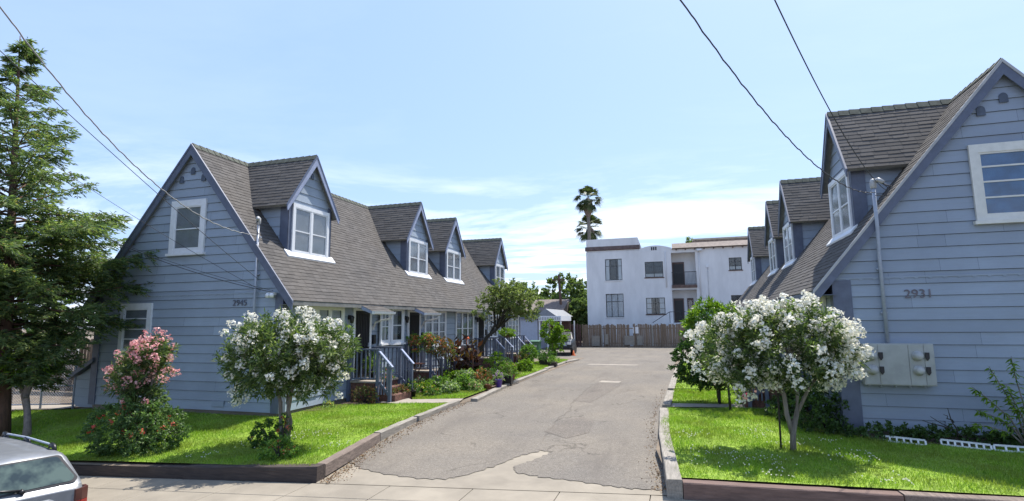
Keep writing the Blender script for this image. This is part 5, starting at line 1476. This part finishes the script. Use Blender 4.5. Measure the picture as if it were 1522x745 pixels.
mb = MB(); mb.tube([(-8.45, 20.6, 1.33), (-8.45, 20.6, 1.62)], .012, 6); mb.lathe((-8.45, 20.6, 1.62), [(.11,0),(.12,.03),(.09,.09),(.04,.13),(0,.14)], 12); mb.build('ornament', plain('orange_glass', (.75,.16,.05), .4), orn)
# shrubs of the bed
BED = [
 (-8.1,17.3,.42,.42,GARD,None,0,.07,.04,'bright green leafy bush at the foot of the coral flowering plant'),
 (-7.6,17.0,.30,.32,GARDP,FWHITE,.15,.06,.04,'pale bush dotted with white flowers near the second stoop'),
 (-8.35,16.6,.34,.30,LOQUAT,FYEL,.1,.06,.035,'yellow green bush right of the concrete path'),
 (-7.85,16.2,.24,.22,GARDD,FYEL,.12,.05,.03,'small dark bush with yellow flowers at the front of the bed'),
 (-7.45,17.9,.38,.40,GARD,None,0,.08,.05,'rounded mid green bush in the middle of the bed'),
 (-7.0,17.75,.26,.24,GARDP,FPINK,.1,.05,.03,'low pale plant with dusty pink flowers by the grass edge'),
 (-7.7,18.8,.42,.55,GARDP,FWHITE,.10,.09,.05,'large pale leaved bush in front of the canna'),
 (-7.15,18.3,.28,.26,GARDP,FYEL,.08,.05,.03,'low grey green plant left of the coral potted plant'),
 (-8.9,17.5,.30,.38,GARDD,FWHITE,.2,.05,.03,'dark bush with white flowers under the stoop railing'),
 (-8.35,18.9,.40,.45,LOQUAT,FORANGE,.06,.08,.05,'yellow green plant with orange blooms beside the canna'),
 (-7.6,19.9,.40,.50,LOQUAT,None,0,.1,.04,'lime green bush behind the potted coral plant'),
 (-8.3,21.2,.42,.45,GARD,None,0,.08,.05,'green bush at the base of the leaning tree'),
 (-7.5,21.4,.38,.36,GARDD,FWHITE,.05,.07,.04,'dark green bush in front of the leaning tree'),
 (-9.1,20.6,.40,.80,GARDP,None,0,.12,.025,'silvery feathery shrub under the wide window'),
 (-7.35,22.6,.42,.50,LOQUAT,FYEL,.04,.1,.035,'bright lime shrub by the long pale timber'),
 (-7.8,23.6,.38,.40,GARD,FRED,.06,.08,.04,'mid green plant with a few red blooms past the leaning tree'),
 (-9.3,22.6,.35,.45,GARDD,None,0,.08,.04,'dark shrub against the wall behind the leaning tree'),
 (-7.35,25.2,.42,.42,LOQUAT,None,0,.1,.04,'bright green shrub near the tall dark pot'),
 (-7.6,30.4,.45,.45,GARD,None,0,.1,.05,'far bright green shrub near the end of the left lawn'),
 (-9.6,13.2,.14,.12,GARDP,FYEL,.1,.05,.03,'tiny weeds at the wall corner by the lawn'),
 (-8.2,28.3,.40,.50,LOQUAT,None,0,.1,.04,'leafy green shrub before the fourth stoop'),
]
for x, y, r_, h, m_, fl, ff, L, W, lab in BED:
    r_ *= .86; fl = fl or FWHITE; ff = max(ff*2.4, .10)
    mound('garden_shrub', (x, y, -.05), [(x, y, h*.45, r_, r_*.9, h*.6), (x+r_*.5, y+.1, h*.3, r_*.5, r_*.5, h*.4)], int(105*(r_/.35)**1.5), 13, L*1.15, W*1.25, m_, lab, 'shrub', fl, ff, 12, .045, .042, 'shrubs in the left garden bed', .4)
poly_sheet('flowerbed_soil', [(-9.9,16.0),(-8.5,16.0),(-7.8,15.75),(-6.9,17.6),(-6.72,18.9),(-6.75,20.6),(-7.2,24),(-8.0,30),(-9.9,33)], M['soil'], lambda x, y: -.025)
poly_sheet('flowerbed_soil', [(-9.92,12.6),(-9.55,12.7),(-8.9,14.3),(-9.9,14.4)], M['soil'], lambda x, y: -.02)
poly_sheet('flowerbed_soil', [(2.45,13.1),(3.2,12.35),(11,11.95),(11,12.9),(3.0,12.95),(3.05,16.6),(2.2,16.0),(2.1,14)], M['soil'], lambda x, y: -.018)
sd = thing('standard_shrub', (-7.75, 27.3, -.05), 'small clipped standard shrub with a thin bare stem on the far lawn', 'shrub')
mb = MB(); mb.tube([(-7.75, 27.3, -.1), (-7.75, 27.3, .6)], .025, 6); mb.build('trunk', M['bark'], sd)
C, d = ell_pts([(-7.75, 27.3, .72, .42, .42, .38)], 200, .5); quads(shoots(C, d, 16, .08, .04, .9, .08, .1), 'crown', GARD, sd)
vn = thing('climbing_vine', (-7.5, 31, -.05), 'tall leafy vine on a pale stake at the far end of the left lawn', 'vine')
mb = MB(); mb.tube([(-7.55, 31, -.1), (-7.5, 31, 2.3)], .03, 6); mb.tube([(-7.5, 31, -.1), (-7.35, 31, 1.1), (-7.1, 31, 1.8)], [.04,.03,.015], 6); mb.build('stake', M['bark'], vn)
C, d = ell_pts([(-7.4,31,1.7,.55,.5,.62), (-6.95,31,1.5,.45,.4,.45), (-7.3,31,.9,.4,.4,.6), (-7.5,31,2.2,.25,.25,.25)], 210, .3); quads(shoots(C, d, 13, .15, .08, .9, .15, .1), 'foliage', LOQUAT, vn)
hb = thing('hanging_basket', (-8.44, 25.9, 1.6), 'hanging basket of yellow green trailing plants above the third stoop rail', 'hanging basket')
mb = MB(); mb.lathe((-8.44, 25.9, 1.52), [(0,0),(.14,.02),(.2,.16),(.21,.18),(0,.17)], 14); mb.build('bowl', M['soil'], hb)
mb = MB()
for a in (0, 2.1, 4.2): mb.tube([(-8.44+.2*math.cos(a), 25.9+.2*math.sin(a), 1.7), (-8.44, 25.9, 2.3), (-8.44, 25.9, 2.75)], .006, 4)
mb.tube([(-8.44, 25.9, 2.75), (-9.9, 25.9, 2.8)], .014, 5); mb.build('chains', M['wire'], hb)
C, d = ell_pts([(-8.44,25.9,1.78,.4,.35,.16)], 120, .3); quads(shoots(C, d, 12, .09, .035, .9, .1, -.1), 'foliage', LOQUAT, hb)

# ================================================================== BINS, PICKUP, CONE
def bin_(x, y, mat, lid, label):
    H = thing('wheelie_bin', (x, y, -.1), label, 'bin', 'wheelie bins')
    mb = MB(); p = [(x-.24,y-.26,-.04),(x+.24,y-.26,-.04),(x+.24,y+.26,-.04),(x-.24,y+.26,-.04),(x-.31,y-.34,.9),(x+.31,y-.34,.9),(x+.31,y+.34,.9),(x-.31,y+.34,.9)]
    mb.box8(p); mb.build('body', mat, H, bevel=.02)
    mb = MB(); mb.prism([(x-.34,y-.38,.9),(x-.34,y+.36,.9),(x-.34,y+.36,1.0),(x-.34,y-.1,1.03),(x-.34,y-.38,.95)], (.68,0,0)); mb.build('lid', lid, H, bevel=.015)
    mb = MB()
    for dx in (-.3, .24): mb.tube([(x+dx, y+.3, .0), (x+dx+.06, y+.3, .0)], .1, 10)
    mb.build('wheel', M['black'], H)
    mb = MB(); mb.box(x-.15, x+.15, y-.325, y-.31, .55, .68); mb.build('label_panel', M['drip'], H)
gb = plain('bin_green', (.05,.14,.07), .5, .08); bb = plain('bin_brown', (.06,.045,.04), .5, .08)
bin_(-10.72, 36.9, bb, bb, 'dark brown wheelie bin beside the green one')
bin_(-9.95, 36.9, gb, gb, 'green wheelie bin at the end of the left house')
pk = thing('pickup_truck', (-8.6, 39.6, -.1), 'dark pickup truck parked nose out beside the green bin, mostly hidden by the vine', 'pickup truck')
pm = plain('pickup_paint', (.035,.045,.055), .3, .05)
mb = MB()
def boxloft(mb, secs, cx, cy, dirv):
    """secs: (l, halfw, z0, z1) along dirv"""
    dv = Vector((dirv[0], dirv[1], 0)).normalized(); rv = Vector((dv.y, -dv.x, 0)); i0 = len(mb.v)
    for l, w, z0, z1 in secs:
        c = Vector((cx, cy, 0))+dv*l
        for sx, z in ((-1, z0), (1, z0), (1, z0+(z1-z0)*.75), (.88, z1), (-.88, z1), (-1, z0+(z1-z0)*.75)): mb.v.append(tuple(c+rv*w*sx+Vector((0, 0, z))))
    m = 6
    for k in range(len(secs)-1):
        for j in range(m):
            a = i0+k*m+j; b = i0+k*m+(j+1) % m; mb.f.append((a, b, b+m, a+m)); mb.uv.append(None); mb.smooth.append(False)
    mb.f.append(tuple(range(i0, i0+m))); mb.f.append(tuple(range(i0+(len(secs)-1)*m, i0+len(secs)*m))); mb.uv += [None]*2; mb.smooth += [False]*2
dv = (.15, -1)
boxloft(mb, [(-2.4,.86,.3,.95),(-.3,.88,.3,1.0),(.9,.88,.3,1.05),(2.0,.86,.3,1.0),(2.25,.80,.35,.9)], -8.75, 40.2, dv)
mb.build('body', pm, pk, bevel=.03)
mb = MB(); boxloft(mb, [(-.5,.78,.98,1.0),(-.3,.74,.98,1.50),(.5,.74,.98,1.52),(1.05,.80,.98,1.06)], -8.75, 40.2, dv); mb.build('cab', M['black'], pk, bevel=.03)
mb = MB(); q = Vector((-8.75, 40.2, 0))+Vector((.15,-1,0)).normalized()*2.26
for e in (-.6, .6): mb.box(q.x+e-.13, q.x+e+.13, q.y-.03, q.y+.03, .68, .85)
mb.build('headlight', M['white'], pk)
mb = MB(); mb.box(q.x-.42, q.x+.42, q.y-.03, q.y+.02, .58, .82); mb.build('grille', M['metal'], pk)
mb = MB(); mb.box(q.x-.86, q.x+.86, q.y-.1, q.y+.05, .32, .5); mb.build('bumper', M['black'], pk, bevel=.02)
for l in (-1.5, 1.45):
    for e in (-1, 1):
        c = Vector((-8.75, 40.2, .22))+Vector((.15,-1,0)).normalized()*l+Vector((-1,-.15,0)).normalized()*.8*e
        mb = MB(); mb.tube([c-Vector((.11,0,0)), c+Vector((.11,0,0))], .33, 16); mb.build('wheel', M['black'], pk)
tc = thing('traffic_cone', (-7.4, 38.4, -.1), 'small orange traffic cone by the pickup', 'cone')
mb = MB(); mb.box(-7.75, -7.45, 38.25, 38.55, -.1, -.07); mb.lathe((-7.6, 38.4, -.07), [(.10,0),(.02,.33),(0,.33)], 12); mb.build('cone', FORANGE, tc)

# ================================================================== SILVER WAGON
def wagon():
    hd = R(-13); h = Vector((-math.cos(hd), -math.sin(hd), 0)); rt = Vector((h.y, -h.x, 0))
    corner = Vector((-8.72, 6.22, 0)); O = corner-rt*.80; O.z = -.90
    H = thing('parked_car', tuple(O+h*2), 'silver estate car with roof rails parked at the kerb, seen from behind', 'car')
    P = lambda l, w, z: tuple(O+h*l+rt*w+Vector((0, 0, z*.95)))
    paint, nt, bs = newmat('silver_paint'); bs.inputs['Base Color'].default_value = (.33, .34, .36, 1); bs.inputs['Metallic'].default_value = .35; bs.inputs['Roughness'].default_value = .42
    bs.inputs['Coat Weight'].default_value = .3; bs.inputs['Coat Roughness'].default_value = .05
    f = noise(nt, coord(nt), 5, 4); nt.links.new(mixc(nt, ramp(nt, f, [(.4, 0.), (.7, 1.)]), (.20,.21,.225), (.245,.255,.27)), bs.inputs['Base Color'])
    def sec(l):
        zr = float(np.interp(l, [0, .03, .06, .10, .34, .46, 1.6, 2.5, 2.9, 3.6, 3.7, 4.3, 4.42], [.84, .875, .895, .93, 1.335, 1.385, 1.42, 1.40, 1.36, 1.0, .97, .84, .70]))
        wm = float(np.interp(l, [0, .04, .15, .6, 3.8, 4.3, 4.42], [.72, .77, .81, .83, .83, .76, .66]))
        zb = .89 if l < 3.6 else min(.94, zr-.03)
        if zr < .925 or l > 3.65:
            pts = [(wm-.06, .24), (wm, .38), (wm+.01, .62), (wm-.01, min(zb, zr)-.08), (wm-.03, zr-.03), (wm-.09, zr-.005), (wm-.25, zr+.004), (0, zr+.012)]
        else:
            ws = wm-.02-.20*(zr-.92)/.5
            pts = [(wm-.06, .24), (wm, .38), (wm+.01, .62), (wm-.005, .80), (wm-.03, .895), (ws, zr-.045), (ws-.07, zr), (0, zr+.018)]
        return pts
    mb = MB(); ls = [0, .015, .03, .06, .10, .15, .22, .28, .34, .40, .46, .8, 1.2, 1.6, 2.1, 2.5, 2.7, 2.9, 3.1, 3.3, 3.5, 3.6, 3.7, 3.9, 4.1, 4.3, 4.38, 4.42]
    m = 15
    for l in ls:
        s_ = sec(l); ring = [(w, z) for w, z in s_]+[(-w, z) for w, z in s_[-2::-1]]
        mb.v += [P(l, w, z) for w, z in ring]
    for k in range(len(ls)-1):
        for j in range(m-1):
            a = k*m+j; mb.f.append((a, a+1, a+1+m, a+m)); mb.uv.append(None); mb.smooth.append(True)
        mb.f.append((k*m+m-1, k*m, k*m+m, k*m+2*m-1)); mb.uv.append(None); mb.smooth.append(False)
    mb.f.append(tuple(range(m))); mb.f.append(tuple(range((len(ls)-1)*m, len(ls)*m))); mb.uv += [None]*2; mb.smooth += [False]*2
    mb.build('body', paint, H)
    gm, nt, bs = newmat('car_glass'); bs.inputs['Base Color'].default_value = (.03, .05, .055, 1); bs.inputs['Roughness'].default_value = .04; bs.inputs['Specular IOR Level'].default_value = .4
    f = noise(nt, coord(nt), 3.5, 3); nt.links.new(mixc(nt, ramp(nt, f, [(.42, 0.), (.62, 1.)]), (.03,.045,.05), (.09,.125,.11)), bs.inputs['Base Color'])
    # rear glass on the slanted tailgate
    def onback(t, w, off=.008):
        l = .098+(.345-.098)*t; z = .925+(1.34-.925)*t; crown = .014*(1-(w/.7)**2)
        return P(l-off*.75-.03*(1-(w/.75)**2)*.3, w, z+off*.6+crown)
    def rr_outline(w0, w1, t0, t1, r=.08, n=5):
        pts = []
        for (sw, st_, ang) in ((1,0,-90),(1,1,0),(-1,1,90),(-1,0,180)):
            W_ = w1 if st_ else w0; T_ = t1 if st_ else t0
            cw = sw*(W_-r); ct = T_+(-r*2 if st_ else r*2)
            for k in range(n+1):
                a = R(ang+90*k/n); pts.append((cw+r*math.cos(a), ct+r*2*math.sin(a)))
        return pts
    def patch(outl, off, cx=0, ct=.45):
        q = MB(); rows_ = []
        for sc in (1, .8, .6, .4, .2):
            rows_.append([onback(ct+(t-ct)*sc, cx+(w-cx)*sc, off) for w, t in outl])
        n = len(outl)
        for r_ in rows_: q.v += r_
        for k in range(4):
            for j in range(n):
                a = k*n+j; b = k*n+(j+1) % n; q.f.append((a, b, b+n, a+n)); q.uv.append(None); q.smooth.append(True)
        q.f.append(tuple(range(4*n, 5*n))); q.uv.append(None); q.smooth.append(True)
        return q
    G = patch(rr_outline(.71, .57, -.01, .97), .022).build('rear_window', M['black'], H)
    patch(rr_outline(.67, .535, .04, .92), .028).build('glass', gm, G)
    q = MB(); a = onback(.02, .02, .05); b = onback(.22, -.42, .035); c = onback(.12, -.2, .05)
    q.tube([onback(-.06, .06, .02), a], .03, 8); q.tube([a, c, b], [.016, .013, .008], 6); q.bar(Vector(onback(.05,-.02,.03)), Vector(onback(.26,-.50,.03)), .012); q.build('wiper', M['black'], G)
    # garnish, plate recess, plate, lamps, bumper
    q = MB(); q.prism([P(-.035, -.42, .68), P(-.035, .42, .68), P(-.03, .40, .74), P(-.02, .34, .775), P(-.02, -.34, .775), P(-.03, -.40, .74)], h*.09); q.build('tailgate_handle', paint, H, bevel=.012)
    q = MB(); q.prism([P(-.012, -.36, .52), P(-.012, .36, .52), P(-.012, .38, .68), P(-.012, -.38, .68)], h*.05); q.build('plate_recess', M['metal'], H)
    q = MB(); q.prism([P(-.018, -.15, .555), P(-.018, .15, .555), P(-.018, .15, .66), P(-.018, -.15, .66)], h*.01); q.build('number_plate', M['white'], H)
    q = MB(); q.prism([P(-.02, -.80, .28), P(-.02, .80, .28), P(-.05, .80, .36), P(-.05, .80, .47), P(-.01, .79, .5), P(-.01, -.79, .5), P(-.05, -.80, .47), P(-.05, -.80, .36)], h*.12); q.build('bumper', paint, H, bevel=.015)
    redm = plain('lamp_red', (.30, .02, .015), .2, .05); amb = plain('lamp_smoke', (.10, .035, .028), .2, .1)
    for e in (1, -1):
        for z0, z1, m_ in ((.50, .66, redm), (.665, .84, amb)):
            q = MB()
            y = lambda l, w: (l, w*e)
            pts = [(-.012, .66), (-.005, .74), (.05, .835), (.18, .85)]
            for (l0, w0), (l1, w1) in zip(pts, pts[1:]):
                q.box8([P(l0, w0*e, z0), P(l1, w1*e, z0), P(l1+.02, (w1-.05)*e, z0), P(l0+.02, (w0-.03)*e, z0), P(l0, w0*e, z1), P(l1, w1*e, z1), P(l1+.02, (w1-.05)*e, z1), P(l0+.02, (w0-.03)*e, z1)])
            q.build('tail_lamp', m_, H)
    for e in (1, -1):
        q = MB(); w = .56
        q.tube([P(.62, w*e, 1.40), P(.70, w*e, 1.455), P(1.6, w*e, 1.475), P(2.4, w*e, 1.455), P(2.55, w*e, 1.40)], .016, 8)
        RA = q.build('roof_rail', M['metal'], H)
        for l in (.64, 1.6, 2.5): q = MB(); q.tube([P(l-.10, w*e, 1.385), P(l-.03, w*e, 1.44), P(l+.05, w*e, 1.455), P(l+.12, w*e, 1.41)], [.02,.035,.035,.02], 8); q.build('rail_foot', M['black'], RA)
    q = MB(); q.tube([P(.95, -.2, 1.41), P(.93, -.2, 1.46), P(1.35, -.2, 1.72)], [.018,.012,.004], 6); q.build('antenna', M['black'], H)
    q = MB(); q.tube([P(.58, -.05, 1.375), P(.56, -.05, 1.392)], .012, 6); q.build('washer_nozzle', M['black'], H)
    for e in (1, -1):   # side windows
        for a, b in ((.62, 1.35), (1.42, 2.25), (2.32, 3.1)):
            q = MB(); z0 = .965; 
            def sp(l, z):
                zr = float(np.interp(l, [.34, .46, 1.6, 2.5, 2.9, 3.6], [1.335, 1.385, 1.42, 1.40, 1.36, 1.0])); w0 = .80; ws = .81-.20*(zr-.92)/.5; t = (z-.945)/max(.05, zr-.045-.945)
                return P(l, e*(w0+(ws-w0)*t+.006), z)
            zt = lambda l: float(np.interp(l, [.34, .46, 1.6, 2.5, 2.9, 3.2], [1.27, 1.31, 1.34, 1.32, 1.27, 1.1]))
            q.face([sp(a, z0), sp(b, z0), sp(b-.02, zt(b)), sp(a+.04, zt(a))]); q.build('side_window', gm, H)
    for l in (.85, 3.45):
        for e in (1, -1):
            W_ = MB(); W_.tube([P(l, e*.68, .31), P(l, e*.845, .31)], .31, 22); T_ = W_.build('wheel', M['black'], H)
            W_ = MB(); W_.tube([P(l, e*.84, .31), P(l, e*.852, .31)], .19, 18); W_.build('rim', M['metal'], T_)
wagon()

# ================================================================== SKY, SUN, CAMERA
sd_ = Vector((.235, .47, 1.0)).normalized(); el = math.asin(sd_.z); az = math.atan2(sd_.x, sd_.y)
w = bpy.data.worlds.new('World'); SC.world = w; w.use_nodes = True
nt = w.node_tree; bg = nt.nodes['Background']
sky = nt.nodes.new('ShaderNodeTexSky'); sky.sky_type = 'NISHITA'; sky.sun_disc = False
sky.sun_elevation = el; sky.sun_rotation = az; sky.air_density = 1.0; sky.dust_density = 1.6; sky.ozone_density = 1.2; sky.altitude = 20
tc_ = nt.nodes.new('ShaderNodeTexCoord')
sep = nt.nodes.new('ShaderNodeSeparateXYZ'); nt.links.new(tc_.outputs['Generated'], sep.inputs[0])
# cloud layer: project direction on a plane overhead, streaky noise
mx = nt.nodes.new('ShaderNodeMath'); mx.operation = 'MAXIMUM'; mx.inputs[1].default_value = .04; nt.links.new(sep.outputs[2], mx.inputs[0])
dv_ = nt.nodes.new('ShaderNodeVectorMath'); dv_.operation = 'DIVIDE'; nt.links.new(tc_.outputs['Generated'], dv_.inputs[0])
cmb = nt.nodes.new('ShaderNodeCombineXYZ'); 
for i in range(3): nt.links.new(mx.outputs[0], cmb.inputs[i])
nt.links.new(cmb.outputs[0], dv_.inputs[1])
mp_ = nt.nodes.new('ShaderNodeMapping'); mp_.inputs['Scale'].default_value = (.33, .55, 1); mp_.inputs['Location'].default_value = (1.3, .4, 0); nt.links.new(dv_.outputs[0], mp_.inputs[0])
nz = N(nt, 'ShaderNodeTexNoise', Scale=1.15, Detail=8., Roughness=.62, Distortion=.35); nt.links.new(mp_.outputs[0], nz.inputs['Vector'])
cl_ = ramp(nt, nz.outputs['Fac'], [(.46, 0.), (.60, .6), (.76, 1.)])
# cover grows towards the horizon
hz = nt.nodes.new('ShaderNodeMapRange'); hz.inputs[1].default_value = .30; hz.inputs[2].default_value = .10; hz.inputs[3].default_value = .06; hz.inputs[4].default_value = 1.
nt.links.new(sep.outputs[2], hz.inputs[0])
mu = nt.nodes.new('ShaderNodeMath'); mu.operation = 'MULTIPLY'; nt.links.new(cl_, mu.inputs[0]); nt.links.new(hz.outputs[0], mu.inputs[1])
skyc = mixc(nt, mu.outputs[0], mixc(nt, .55, sky.outputs[0], (2.95, 4.4, 7.5)), (9.6, 9.8, 10.0))
nt.links.new(skyc, bg.inputs[0]); bg.inputs[1].default_value = .100
sl = bpy.data.lights.new('sun', 'SUN'); sl.energy = 4.0; sl.angle = R(.55); sl.color = (1, .95, .88)
so = bpy.data.objects.new('sun', sl); COL.objects.link(so); so.rotation_euler = sd_.to_track_quat('Z', 'Y').to_euler(); so.location = (5, 20, 30)

f_px, yaw, pitch, roll = 803.69, R(17.482), R(7.521), R(-.544)
fw = Vector((-math.sin(yaw)*math.cos(pitch), math.cos(yaw)*math.cos(pitch), math.sin(pitch)))
r_ = Vector((math.cos(yaw), math.sin(yaw), 0)); u_ = r_.cross(fw)
r2 = r_*math.cos(roll)+u_*math.sin(roll); u2 = -r_*math.sin(roll)+u_*math.cos(roll)
cam = bpy.data.cameras.new('camera'); co = bpy.data.objects.new('camera', cam); COL.objects.link(co)
from mathutils import Matrix
co.matrix_world = Matrix(((r2.x, u2.x, -fw.x, 0), (r2.y, u2.y, -fw.y, 0), (r2.z, u2.z, -fw.z, 2.3), (0, 0, 0, 1)))
cam.sensor_width = 36; cam.lens = f_px/1522*36; cam.clip_start = .05; cam.clip_end = 3000
SC.camera = co
SC.view_settings.view_transform = 'Standard'; SC.view_settings.look = 'None'; SC.view_settings.exposure = 0.95; SC.view_settings.gamma = 1
SC.render.engine = 'CYCLES'; SC.cycles.max_bounces = 6; SC.cycles.transparent_max_bounces = 12
